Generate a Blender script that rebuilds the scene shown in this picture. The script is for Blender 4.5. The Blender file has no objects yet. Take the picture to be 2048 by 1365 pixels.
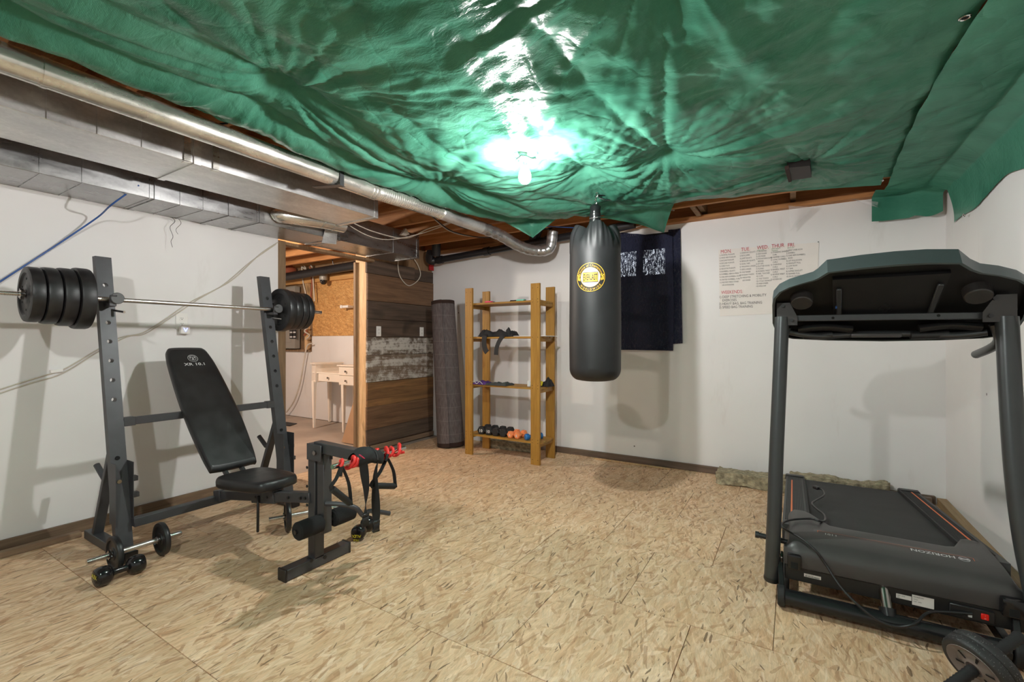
import bpy, bmesh, math, random
from mathutils import Vector, Matrix, noise
random.seed(7)
C = bpy.context.scene.collection
SC = bpy.context.scene
PI = math.pi
V = Vector
# ------------------------------------------------------------------ camera, world, lamps, exposure
FPX, CXP, CYP, EYE = 915.0, 1024.0, 681.0, 1.21
YAW = math.atan(562 / FPX)
SY, CY = math.sin(YAW), math.cos(YAW)
cam = bpy.data.cameras.new('camera'); camo = bpy.data.objects.new('camera', cam); C.objects.link(camo)
camo.location = (0, 0, EYE); camo.rotation_euler = (PI / 2, 0, YAW)
cam.sensor_width = 36; cam.lens = FPX / 2048 * 36; cam.shift_y = (CYP - 682.5) / 2048 * -1
cam.clip_start = .02
SC.camera = camo
w = bpy.data.worlds.new('World'); SC.world = w; w.use_nodes = True
w.node_tree.nodes['Background'].inputs[0].default_value = (1, .985, .97, 1)
w.node_tree.nodes['Background'].inputs[1].default_value = .50
SC.view_settings.view_transform = 'Standard'; SC.view_settings.look = 'None'
SC.view_settings.gamma = 1; SC.view_settings.use_curve_mapping = False
SC.view_settings.exposure = 0.0
BULB_POWER = 1900.0
def lamp(name, loc, watts, col, r):
    l = bpy.data.lights.new(name, 'POINT'); l.energy = watts; l.color = col; l.shadow_soft_size = r
    o = bpy.data.objects.new(name, l); C.objects.link(o); o.location = loc; return o
lamp('rear_bulb_light', (-1.04, -.45, 2.24), 96, (1, .98, .97), .032)
lamp('other_room_light', (-5.3, 2.3, 2.15), 150, (1, .86, .72), .05)

# ------------------------------------------------------------------ measuring helpers: sight line met with a real plane of the room
def _ray(px, py):
    u = (px - CXP) / FPX; v = (CYP - py) / FPX
    return V((-SY + u * CY, CY + u * SY, v))
def PL(px, py, p0, n):
    d = _ray(px, py); o = V((0, 0, EYE)); t = (V(p0) - o).dot(V(n)) / d.dot(V(n)); return o + d * t
def PX(px, py, x): return PL(px, py, (x, 0, 0), (1, 0, 0))
def PY(px, py, y): return PL(px, py, (0, y, 0), (0, 1, 0))
def PZ(px, py, z=0): return PL(px, py, (0, 0, z), (0, 0, 1))

# ------------------------------------------------------------------ materials
def nt(name):
    m = bpy.data.materials.new(name); m.use_nodes = True
    t = m.node_tree; b = t.nodes['Principled BSDF']; return m, t, b
class G:
    def __init__(s, t): s.t = t
    def n(s, typ, **k):
        x = s.t.nodes.new(typ)
        for a, v in k.items():
            if a.startswith('i_'):
                x.inputs[a[2:].replace('_', ' ')].default_value = v
            else: setattr(x, a, v)
        return x
    def l(s, a, b): s.t.links.new(a, b)
    def coord(s, rnd=True, world=False):
        if world:
            return s.n('ShaderNodeNewGeometry').outputs['Position']
        tc = s.n('ShaderNodeTexCoord')
        if not rnd: return tc.outputs['Object']
        oi = s.n('ShaderNodeObjectInfo')
        mu = s.n('ShaderNodeMath', operation='MULTIPLY'); s.l(oi.outputs['Random'], mu.inputs[0]); mu.inputs[1].default_value = 37.0
        va = s.n('ShaderNodeVectorMath', operation='ADD'); s.l(tc.outputs['Object'], va.inputs[0]); s.l(mu.outputs[0], va.inputs[1])
        return va.outputs[0]
    def mapping(s, vec, rot=(0, 0, 0), scale=(1, 1, 1), loc=(0, 0, 0)):
        # rotate first, then stretch
        m = s.n('ShaderNodeMapping', vector_type='POINT'); m.inputs['Rotation'].default_value = rot; m.inputs['Location'].default_value = loc
        s.l(vec, m.inputs['Vector'])
        q = s.n('ShaderNodeVectorMath', operation='MULTIPLY'); s.l(m.outputs[0], q.inputs[0]); q.inputs[1].default_value = scale
        return q.outputs[0]
    def noise(s, vec, scale, detail=3, rough=.5, dist=0):
        x = s.n('ShaderNodeTexNoise'); s.l(vec, x.inputs['Vector']); x.inputs['Scale'].default_value = scale
        x.inputs['Detail'].default_value = detail; x.inputs['Roughness'].default_value = rough; x.inputs['Distortion'].default_value = dist
        return x
    def ramp(s, fac, stops, interp='LINEAR'):
        r = s.n('ShaderNodeValToRGB'); r.color_ramp.interpolation = interp
        e = r.color_ramp.elements
        while len(e) < len(stops): e.new(.5)
        for i, (p, c) in enumerate(stops):
            e[i].position = p; e[i].color = (c, c, c, 1) if isinstance(c, (int, float)) else (*c, 1)
        s.l(fac, r.inputs[0]); return r.outputs[0]
    def mix(s, fac, a, b, mode='MIX'):
        x = s.n('ShaderNodeMix', data_type='RGBA', blend_type=mode)
        if isinstance(fac, (int, float)): x.inputs[0].default_value = fac
        else: s.l(fac, x.inputs[0])
        for i, q in ((6, a), (7, b)):
            if isinstance(q, tuple): x.inputs[i].default_value = (*q[:3], 1)
            else: s.l(q, x.inputs[i])
        return x.outputs[2]
    def math(s, op, a, b=None):
        x = s.n('ShaderNodeMath', operation=op)
        for i, q in enumerate((a, b)):
            if q is None: continue
            if isinstance(q, (int, float)): x.inputs[i].default_value = q
            else: s.l(q, x.inputs[i])
        return x.outputs[0]
    def bump(s, b, h, strength=.3, dist=.002, normal=None):
        x = s.n('ShaderNodeBump'); x.inputs['Strength'].default_value = strength; x.inputs['Distance'].default_value = dist
        s.l(h, x.inputs['Height'])
        if normal is not None: s.l(normal, x.inputs['Normal'])
        if b is not None: s.l(x.outputs[0], b.inputs['Normal'])
        return x.outputs[0]
def lin(*c): return tuple((v / 255) ** 2.2 for v in c)
def simple(name, col, rough=.5, metal=0, var=.12, vscale=9, bs=0, bd=.001, bscale=60, coat=0, emis=None, stretch=(1, 1, 1), rvar=0):
    m, t, b = nt(name); g = G(t); co = g.mapping(g.coord(), scale=stretch)
    nz = g.noise(co, vscale, 4)
    f = g.ramp(nz.outputs[0], [(.3, 1 - var), (.7, 1 + var * .6)])
    c = g.mix(1.0, col, f, 'MULTIPLY'); g.l(c, b.inputs['Base Color'])
    b.inputs['Roughness'].default_value = rough; b.inputs['Metallic'].default_value = metal
    if rvar:
        g.l(g.ramp(nz.outputs[0], [(.3, max(rough - rvar, .02)), (.7, rough + rvar)]), b.inputs['Roughness'])
    if coat: b.inputs['Coat Weight'].default_value = coat
    if bs: g.bump(b, g.noise(co, bscale, 3).outputs[0], bs, bd)
    if emis: b.inputs['Emission Color'].default_value = (*emis[0], 1); b.inputs['Emission Strength'].default_value = emis[1]
    return m
def osb(name, stops, L=.16, W=.022, base_ang=0, upright=False, flat=.22, dark=(.13, .075, .04), rough=.6):
    m, t, b = nt(name); g = G(t); co = g.coord()
    if upright: co = g.mapping(co, rot=(math.radians(90), 0, 0))
    wob = g.noise(co, 4, 3); wv = g.n('ShaderNodeVectorMath', operation='SCALE'); g.l(wob.outputs['Color'], wv.inputs[0]); wv.inputs['Scale'].default_value = .04
    wf = g.noise(co, 45, 3); wv2 = g.n('ShaderNodeVectorMath', operation='SCALE'); g.l(wf.outputs['Color'], wv2.inputs[0]); wv2.inputs['Scale'].default_value = .005
    a1 = g.n('ShaderNodeVectorMath', operation='ADD'); g.l(co, a1.inputs[0]); g.l(wv.outputs[0], a1.inputs[1])
    a2 = g.n('ShaderNodeVectorMath', operation='ADD'); g.l(a1.outputs[0], a2.inputs[0]); g.l(wv2.outputs[0], a2.inputs[1])
    cw = a2.outputs[0]
    col = None; height = None
    lay = [(0, 1.0, 1.0, 0.0), (28, .8, 1.1, .50), (-24, 1.0, .9, .50), (8, 1.2, .8, .55), (-62, .5, 1.3, .76), (50, .6, 1.5, .80), (-8, 1.0, .5, .60), (-38, .7, .7, .72), (16, .8, .35, .70), (-18, .6, .28, .72), (36, .45, .5, .8)]
    for k, (ang, ls, ws, th) in enumerate(lay):
        mp = g.mapping(cw, rot=(0, 0, math.radians(ang + base_ang)), scale=(1 / (W * ws), 1 / (L * ls), 1 / L), loc=(k * 3.7, k * 1.3, 0))
        vo = g.n('ShaderNodeTexVoronoi', feature='F1', voronoi_dimensions='2D', distance='CHEBYCHEV' if k % 3 else 'MANHATTAN'); vo.inputs['Scale'].default_value = 1; g.l(mp, vo.inputs['Vector'])
        sep = g.n('ShaderNodeSeparateColor'); g.l(vo.outputs['Color'], sep.inputs[0])
        c = g.ramp(sep.outputs[0], stops)
        if k < 5:
            gg = g.noise(g.mapping(mp, scale=(1, .12, 1)), 7, 3, .65)
            c = g.mix(1.0, c, g.ramp(gg.outputs[0], [(.3, .86), (.7, 1.07)]), 'MULTIPLY')
        c = g.mix(1.0, c, g.ramp(vo.outputs['Distance'], [(.42, 1.0), (.62, .86)]), 'MULTIPLY')  # shadow lines between strands painted as darker cell edges
        if k == 0: col = g.mix(.35, c, stops[len(stops) // 2][1]); height = sep.outputs[1]
        else:
            mask = g.math('GREATER_THAN', sep.outputs[1], th)
            col = g.mix(g.math('MULTIPLY', mask, .68), col, c)
            height = g.math('ADD', g.math('MULTIPLY', height, g.math('SUBTRACT', 1.0, mask)), g.math('MULTIPLY', mask, g.math('ADD', sep.outputs[2], .4)))
    col = g.mix(flat, col, stops[len(stops) // 2 + 1][1])
    # long grain in the strands
    fl_ = g.noise(g.mapping(cw, rot=(0, 0, math.radians(base_ang + 6)), scale=(1, .10, 1)), 42, 5, .68, .5)
    col = g.mix(1.0, col, g.ramp(fl_.outputs[0], [(.30, tuple(v for v in (.80, .75, .69))), (.48, (.97, .96, .94)), (.66, (1.05, 1.05, 1.05))]), 'MULTIPLY')
    for ang, ls, ws, th in ((20, .55, .6, .90), (-50, .38, .8, .93), (-12, .8, .45, .90), (64, .35, .7, .945), (4, .7, .35, .88)):
        mp = g.mapping(cw, rot=(0, 0, math.radians(ang + base_ang)), scale=(1 / (W * ws), 1 / (L * ls), 1), loc=(ang * .7, 9, 0))
        vo = g.n('ShaderNodeTexVoronoi', feature='F1', voronoi_dimensions='2D', distance='CHEBYCHEV'); vo.inputs['Scale'].default_value = 1; g.l(mp, vo.inputs['Vector'])
        sep = g.n('ShaderNodeSeparateColor'); g.l(vo.outputs['Color'], sep.inputs[0])
        mask = g.math('MULTIPLY', g.math('MULTIPLY', g.math('GREATER_THAN', sep.outputs[1], th), g.math('LESS_THAN', vo.outputs['Distance'], g.math('ADD', .25, g.math('MULTIPLY', sep.outputs[2], .22)))), .52)
        col = g.mix(mask, col, g.ramp(sep.outputs[0], [(0, stops[0][1]), (.35, stops[1][1]), (.7, stops[2][1]), (1, stops[-1][1])]))
    gr = g.noise(g.mapping(cw, rot=(0, 0, math.radians(base_ang)), scale=(1, .08, 1)), 200, 3, .6)
    col = g.mix(1.0, col, g.ramp(gr.outputs[0], [(.3, .86), (.7, 1.06)]), 'MULTIPLY')
    # dark bark slivers
    for ang, sc, th in ((14, .8, .965), (-34, .9, .965), (-3, .6, .965), (3, 2.2, .975)):
        mp = g.mapping(cw, rot=(0, 0, math.radians(ang + base_ang)), scale=(1 / (W * .26), 1 / (L * .34), 1), loc=(ang, 5, 0))
        vo = g.n('ShaderNodeTexVoronoi', feature='F1', voronoi_dimensions='2D'); vo.inputs['Scale'].default_value = sc; g.l(mp, vo.inputs['Vector'])
        sep = g.n('ShaderNodeSeparateColor'); g.l(vo.outputs['Color'], sep.inputs[0])
        near = g.math('LESS_THAN', vo.outputs['Distance'], g.math('ADD', .12, g.math('MULTIPLY', sep.outputs[2], .26)))
        mask = g.math('MULTIPLY', g.math('MULTIPLY', g.math('GREATER_THAN', sep.outputs[1], th), near), .85)
        col = g.mix(mask, col, g.ramp(sep.outputs[0], [(0, dark), (1, tuple(v * 2.0 for v in dark))]))
    big = g.noise(co, 1.6, 2); col = g.mix(1.0, col, g.ramp(big.outputs[0], [(.3, .90), (.7, 1.06)]), 'MULTIPLY')
    g.l(col, b.inputs['Base Color']); b.inputs['Roughness'].default_value = rough
    g.bump(b, height, .35, .0015)
    return m
def wood(name, c1, c2, rough=.6, axis='x', scale=1, knots=True, tint=.25, white=None):
    m, t, b = nt(name); g = G(t); co = g.coord()
    st = {'x': (.06, 1, 1), 'y': (1, .06, 1), 'z': (1, 1, .06)}[axis]
    mp = g.mapping(co, scale=st)
    n1 = g.noise(mp, 28 * scale, 5, .6, 1.2); n2 = g.noise(mp, 120 * scale, 3, .6)
    col = g.ramp(n1.outputs[0], [(.3, c1), (.68, c2)])
    col = g.mix(1.0, col, g.ramp(n2.outputs[0], [(.3, .84), (.7, 1.08)]), 'MULTIPLY')
    oi = g.n('ShaderNodeObjectInfo'); col = g.mix(1.0, col, g.ramp(oi.outputs['Random'], [(0, 1 - tint), (1, 1 + tint * .5)]), 'MULTIPLY')
    if knots:
        k = g.noise(g.mapping(co, scale={'x': (.5, 1, 1), 'y': (1, .5, 1), 'z': (1, 1, .5)}[axis]), 5 * scale, 2, .5, .5)
        col = g.mix(g.ramp(k.outputs[0], [(.66, 0.0), (.74, .7)]), col, tuple(v * .35 for v in c1))
    if white:
        wn = g.noise(mp, 9, 6, .75, .6); wn2 = g.noise(co, 14, 5, .7)
        f = g.ramp(g.math('ADD', g.math('MULTIPLY', wn.outputs[0], .6), g.math('MULTIPLY', wn2.outputs[0], .4)), [(.47, 0.0), (.56, .85)])
        col = g.mix(f, col, white)
    g.l(col, b.inputs['Base Color']); b.inputs['Roughness'].default_value = rough
    g.bump(b, n1.outputs[0], .35, .0012)
    return m
def wallpaint():
    m, t, b = nt('white_wall_paint'); g = G(t); co = g.coord(world=True)
    n = g.noise(co, 1.3, 4); col = g.ramp(n.outputs[0], [(.3, lin(221, 219, 218)), (.7, lin(229, 228, 227))])
    st = g.noise(g.mapping(co, scale=(1, 1, .25)), 4, 5, .65)
    col = g.mix(g.ramp(st.outputs[0], [(.60, 0.0), (.75, .28)]), col, lin(186, 178, 170))
    vo = g.n('ShaderNodeTexVoronoi', feature='F1'); vo.inputs['Scale'].default_value = 3.1; g.l(co, vo.inputs['Vector'])
    sep = g.n('ShaderNodeSeparateColor'); g.l(vo.outputs['Color'], sep.inputs[0])
    dot = g.math('MULTIPLY', g.math('LESS_THAN', vo.outputs['Distance'], .024), g.math('GREATER_THAN', sep.outputs[0], .5))
    col = g.mix(g.math('MULTIPLY', dot, .85), col, lin(70, 60, 52))
    g.l(col, b.inputs['Base Color']); b.inputs['Roughness'].default_value = .55
    g.bump(b, g.noise(co, 160, 3).outputs[0], .12, .001)
    return m
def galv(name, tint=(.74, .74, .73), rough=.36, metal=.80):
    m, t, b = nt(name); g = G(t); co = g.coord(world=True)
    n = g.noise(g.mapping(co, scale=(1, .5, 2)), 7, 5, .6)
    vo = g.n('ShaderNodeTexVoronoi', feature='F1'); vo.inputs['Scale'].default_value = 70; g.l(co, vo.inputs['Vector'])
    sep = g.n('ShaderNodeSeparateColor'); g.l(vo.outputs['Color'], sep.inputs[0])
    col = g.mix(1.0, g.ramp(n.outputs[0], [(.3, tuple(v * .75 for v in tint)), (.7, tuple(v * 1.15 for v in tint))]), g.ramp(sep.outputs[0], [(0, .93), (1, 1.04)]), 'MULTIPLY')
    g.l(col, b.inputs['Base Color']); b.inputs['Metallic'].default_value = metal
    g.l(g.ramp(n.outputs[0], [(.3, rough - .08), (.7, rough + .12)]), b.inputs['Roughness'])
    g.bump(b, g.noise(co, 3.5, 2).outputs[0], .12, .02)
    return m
def tarpmat():
    m, t, b = nt('green_tarp_weave'); g = G(t); co = g.coord(rnd=False)
    n = g.noise(co, 3.2, 4); col = g.ramp(n.outputs[0], [(.3, (.038, .165, .108)), (.72, (.085, .275, .190))])
    g.l(col, b.inputs['Base Color']); b.inputs['Roughness'].default_value = .24
    b.inputs['Specular IOR Level'].default_value = .09
    wv = g.n('ShaderNodeTexWave', wave_type='BANDS', bands_direction='X'); wv.inputs['Scale'].default_value = 90; wv.inputs['Distortion'].default_value = .6; g.l(co, wv.inputs['Vector'])
    wy = g.n('ShaderNodeTexWave', wave_type='BANDS', bands_direction='Y'); wy.inputs['Scale'].default_value = 90; wy.inputs['Distortion'].default_value = .6; g.l(co, wy.inputs['Vector'])
    n1 = g.bump(None, g.math('ADD', wv.outputs[1], wy.outputs[1]), .22, .0006)
    w1 = g.noise(co, 9, 3); wvv = g.n('ShaderNodeVectorMath', operation='SCALE'); g.l(w1.outputs['Color'], wvv.inputs[0]); wvv.inputs['Scale'].default_value = .07
    ad = g.n('ShaderNodeVectorMath', operation='ADD'); g.l(co, ad.inputs[0]); g.l(wvv.outputs[0], ad.inputs[1])
    cr = g.noise(g.mapping(ad.outputs[0], scale=(.5, 1.4, 1)), 34, 4, .65, .1)
    n2 = g.bump(None, cr.outputs[0], .40, .008, n1)
    cr2 = g.n('ShaderNodeTexVoronoi', feature='DISTANCE_TO_EDGE'); cr2.inputs['Scale'].default_value = 5; g.l(ad.outputs[0], cr2.inputs['Vector'])
    g.bump(b, g.ramp(cr2.outputs['Distance'], [(0, 0.0), (.06, 1.0)]), .25, .004, n2)
    return m
def curtainmat():
    m, t, b = nt('navy_woven_cloth'); g = G(t); co = g.coord(world=True)
    b.inputs['Base Color'].default_value = (.010, .013, .036, 1); b.inputs['Roughness'].default_value = .9
    vo = g.noise(co, 260, 2, .5); st = g.noise(g.mapping(co, scale=(1, 1, .3)), 90, 2)
    f = g.math('ADD', g.math('MULTIPLY', vo.outputs[0], .6), g.math('MULTIPLY', st.outputs[0], .4))
    hole = g.math('MULTIPLY', g.math('GREATER_THAN', f, .57), .30)
    tr = g.n('ShaderNodeBsdfTransparent'); mx = g.n('ShaderNodeMixShader'); g.l(hole, mx.inputs[0]); g.l(b.outputs[0], mx.inputs[1]); g.l(tr.outputs[0], mx.inputs[2])
    g.l(mx.outputs[0], t.nodes['Material Output'].inputs['Surface']); g.bump(b, g.noise(co, 300, 2).outputs[0], .2, .001)
    return m
def plasticfilm():
    m, t, b = nt('clear_plastic_film'); g = G(t)
    b.inputs['Base Color'].default_value = (.8, .8, .8, 1); b.inputs['Roughness'].default_value = .18
    tr = g.n('ShaderNodeBsdfTransparent'); mx = g.n('ShaderNodeMixShader'); mx.inputs[0].default_value = .70
    g.l(b.outputs[0], mx.inputs[1]); g.l(tr.outputs[0], mx.inputs[2]); g.l(mx.outputs[0], t.nodes['Material Output'].inputs['Surface'])
    return m
def rugmat():
    m, t, b = nt('brown_woven_rug'); g = G(t); co = g.coord(rnd=False)
    br = g.n('ShaderNodeTexBrick'); br.inputs['Scale'].default_value = 1; br.offset = 0
    tc = g.n('ShaderNodeSeparateXYZ'); g.l(co, tc.inputs[0])
    fz = g.math('FRACT', g.math('MULTIPLY', tc.outputs[2], 6.6)); line = g.math('LESS_THAN', fz, .05)
    wv = g.noise(g.mapping(co, scale=(1, 1, .15)), 90, 2)
    col = g.ramp(wv.outputs[0], [(.3, lin(82, 74, 74)), (.7, lin(104, 96, 96))])
    col = g.mix(g.math('MULTIPLY', line, .4), col, lin(124, 116, 115))
    t.nodes.remove(br)
    g.l(col, b.inputs['Base Color']); b.inputs['Roughness'].default_value = .95
    g.bump(b, g.noise(co, 400, 2).outputs[0], .4, .001)
    return m
def emit(name, col, s):
    m, t, b = nt(name); b.inputs['Base Color'].default_value = (1, 1, 1, 1); b.inputs['Emission Color'].default_value = (*col, 1); b.inputs['Emission Strength'].default_value = s; return m

FLOORSTOPS = [(0, lin(146, 102, 70)), (.05, lin(182, 136, 99)), (.14, lin(206, 163, 124)), (.32, lin(220, 182, 145)), (.62, lin(229, 196, 160)), (.86, lin(236, 206, 173)), (1, lin(246, 222, 196))]
M_osb = osb('floor_osb', FLOORSTOPS, L=.19, W=.034)
M_osbwall = osb('wall_osb', [(0, lin(168, 112, 55)), (.4, lin(205, 150, 88)), (.75, lin(222, 170, 105)), (1, lin(236, 192, 128))], L=.10, W=.018, base_ang=70, upright=True, flat=.1)
M_wall = wallpaint()
M_conc = simple('grey_concrete', lin(165, 152, 140), .8, var=.22, vscale=2.2, bs=.3, bscale=40)
M_stud = wood('pine_stud', lin(196, 156, 108), lin(226, 192, 148), .65, 'z')
M_studdark = wood('aged_stud', lin(122, 96, 70), lin(150, 122, 92), .7, 'z')
M_joist = wood('joist_pine', lin(150, 100, 58), lin(182, 128, 80), .7, 'x')
M_joisty = wood('joist_pine_far', lin(196, 140, 80), lin(225, 172, 108), .7, 'x')
M_base = wood('baseboard_oak', lin(112, 90, 72), lin(144, 120, 98), .5, 'y', knots=False)
M_basex = wood('baseboard_oak_x', lin(92, 76, 64), lin(118, 100, 86), .5, 'x', knots=False)
M_lumber = wood('floor_lumber', lin(150, 122, 86), lin(178, 150, 112), .6, 'y')
M_plank = [wood('plank_grey_brown', lin(68, 56, 48), lin(104, 86, 72), .75, 'y', .6),
           wood('plank_brown', lin(92, 68, 50), lin(128, 98, 72), .7, 'y', .6),
           wood('plank_weathered', lin(100, 84, 70), lin(134, 116, 100), .8, 'y', .6, white=lin(205, 200, 192)),
           wood('plank_warm', lin(96, 70, 48), lin(146, 108, 68), .7, 'y', .6)]
M_galv = galv('galvanised_duct')
M_galvshade = galv('galvanised_shaded_duct', (.42, .42, .42), .30, .97)  # darker copy of the duct metal, shade put into its tint
M_galvy = galv('galvanised_pipe', (.74, .72, .66), .24)
M_flex = galv('foil_flex', (.5, .49, .48), .28)
M_tarp = tarpmat()
M_blackpipe = simple('black_abs', (.018, .018, .020), .38, var=.2)
M_cable = simple('beige_cable', lin(196, 188, 174), .5)
M_bluecable = simple('blue_cable', lin(45, 85, 150), .4)
M_blackcable = simple('black_cable', (.012, .012, .013), .4)
M_steel = simple('chrome_steel', (.72, .71, .70), .14, 1, var=.12, vscale=30)
M_steel2 = simple('knurled_steel', (.62, .61, .60), .28, 1, var=.2, vscale=300, bs=.6, bd=.0006, bscale=900)
M_frame = simple('grey_powder_coat', (.062, .063, .068), .42, .25, var=.12, vscale=14, bs=.15, bd=.0004, bscale=500)
M_hook = simple('grey_plastic_cap', (.085, .085, .087), .5)
M_blk = simple('black_plastic', (.014, .014, .015), .38, var=.2)
M_blkm = simple('matt_black_rubber', (.013, .013, .014), .68, var=.2, bs=.3, bscale=260)
M_vinyl = simple('black_vinyl', (.016, .016, .017), .40, var=.35, vscale=12, bs=.25, bd=.0008, bscale=320, rvar=.06)
M_plate = simple('black_vinyl_plate', (.013, .013, .014), .42, var=.35, vscale=20, bs=.2, bd=.0006, bscale=220, rvar=.08)
M_dip = simple('glossy_black_dip', (.009, .009, .010), .16, var=.1)
M_foam = simple('black_foam', (.007, .007, .008), .92, bs=.5, bscale=500)
M_hole = simple('dark_hole', (.004, .004, .004), .9, var=0)
M_white = simple('white_plastic', lin(232, 230, 226), .35, var=.02)
M_paper = simple('white_paper', lin(228, 222, 216), .7, var=.03)
M_red = simple('red_marker', lin(186, 30, 60), .6, var=.15)
M_ink = simple('black_marker', (.02, .018, .02), .6, var=.1)
M_green = simple('green_marker', lin(60, 120, 62), .6, var=.1)
M_print = simple('white_print', lin(205, 205, 205), .5, var=.1)
M_yel = simple('yellow_print', lin(214, 206, 50), .5, var=.1)
M_gold = simple('gold_print', lin(206, 164, 56), .45, var=.12, vscale=60)
M_silver = simple('silver_print', lin(180, 180, 184), .5, var=.25, vscale=120)
M_bag = simple('black_bag_leather', (.014, .0145, .016), .50, var=.25, vscale=5, bs=.35, bd=.004, bscale=9, rvar=.05)
M_tape = simple('black_tape', (.012, .012, .013), .25, var=.3, bs=.7, bd=.004, bscale=45)
M_rackw = wood('amber_pine', lin(148, 106, 42), lin(172, 127, 56), .5, 'z', knots=False, tint=.10)
M_rackx = wood('amber_pine_slat', lin(146, 105, 44), lin(174, 130, 60), .5, 'x', knots=False, tint=.12)
M_curt = curtainmat(); M_film = plasticfilm(); M_rug = rugmat()
M_rugband = simple('dark_rug_band', lin(52, 36, 30), .9, bs=.4, bscale=300)
M_ins = simple('mineral_wool', lin(160, 150, 124), .95, var=.5, vscale=30, bs=1, bd=.01, bscale=70)
M_orange = simple('orange_neoprene', lin(246, 142, 88), .6, var=.06)
M_bluedip = simple('blue_vinyl_dip', lin(35, 110, 180), .3, var=.06)
M_tread = simple('dark_grey_plastic', (.050, .047, .046), .42, var=.08, bs=.2, bd=.0004, bscale=700)
M_tread2 = simple('grey_plastic_panel', (.085, .078, .076), .45, var=.06)
M_treadblk = simple('black_metal_frame', (.012, .012, .012), .42, var=.1)
M_tube = simple('grey_metallic_tube', (.062, .066, .068), .34, .5, var=.06)
M_basetube = simple('black_gloss_tube', (.012, .013, .014), .26, .1, var=.06)
M_shell = simple('console_grey_shell', (.060, .075, .077), .34, var=.05, bs=.1, bd=.0003, bscale=700)  # green of the tarp's reflection is put into the shell colour
M_inner = simple('console_inner_black', (.003, .003, .003), .5, var=.1)
M_inner2 = simple('console_inner_grey', (.009, .009, .0095), .45, var=.1)
M_brown = simple('brown_grey_plastic', (.032, .029, .027), .4, var=.05)
M_belt = simple('treadmill_belt', (.017, .017, .018), .72, var=.35, vscale=6, bs=.3, bscale=800)
M_rail = simple('ribbed_rail', (.062, .060, .060), .6, var=.1)
M_orangeline = simple('orange_stripe', lin(225, 112, 60), .5, var=.05)
M_switch = simple('red_rocker_switch', lin(190, 15, 10), .3, emis=((1, .03, .01), .12))
M_tyre = simple('speckled_tyre', (.020, .020, .021), .55, var=.1)
M_tyrespeck = simple('tyre_speck', (.16, .16, .16), .5, var=.3)
M_wheelgrey = simple('grey_wheel_plastic', lin(120, 110, 106), .45, var=.06)
M_webbing = simple('black_webbing', (.012, .012, .013), .8, bs=.5, bscale=600)
M_cloth = simple('black_cloth', (.012, .012, .013), .85, var=.3, bs=.4, bscale=90)
M_purple = simple('purple_cloth', lin(78, 48, 110), .85, var=.3, bs=.4, bscale=90)
M_greyg = simple('grey_green_cloth', lin(62, 66, 66), .85, var=.2, bs=.4, bscale=90)
M_redtube = simple('red_latex', lin(222, 52, 48), .38, var=.08)
M_pink = simple('pink_tab', lin(240, 80, 120), .6)
M_desk = simple('white_furniture_paint', lin(238, 228, 214), .4, var=.03)
M_chrome = simple('dark_chrome', (.30, .28, .26), .2, 1)
M_panelgrey = simple('grey_breaker_panel', lin(150, 146, 138), .45, .2, var=.04)
M_card = simple('brown_cardboard', lin(190, 152, 118), .85, var=.06)
M_copper = simple('red_brown_insulated_wire', lin(150, 82, 60), .5)
M_glass = simple('clear_glass', (.75, .77, .77), .08, var=0)
M_tag = simple('red_tag', lin(170, 25, 30), .5)

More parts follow.
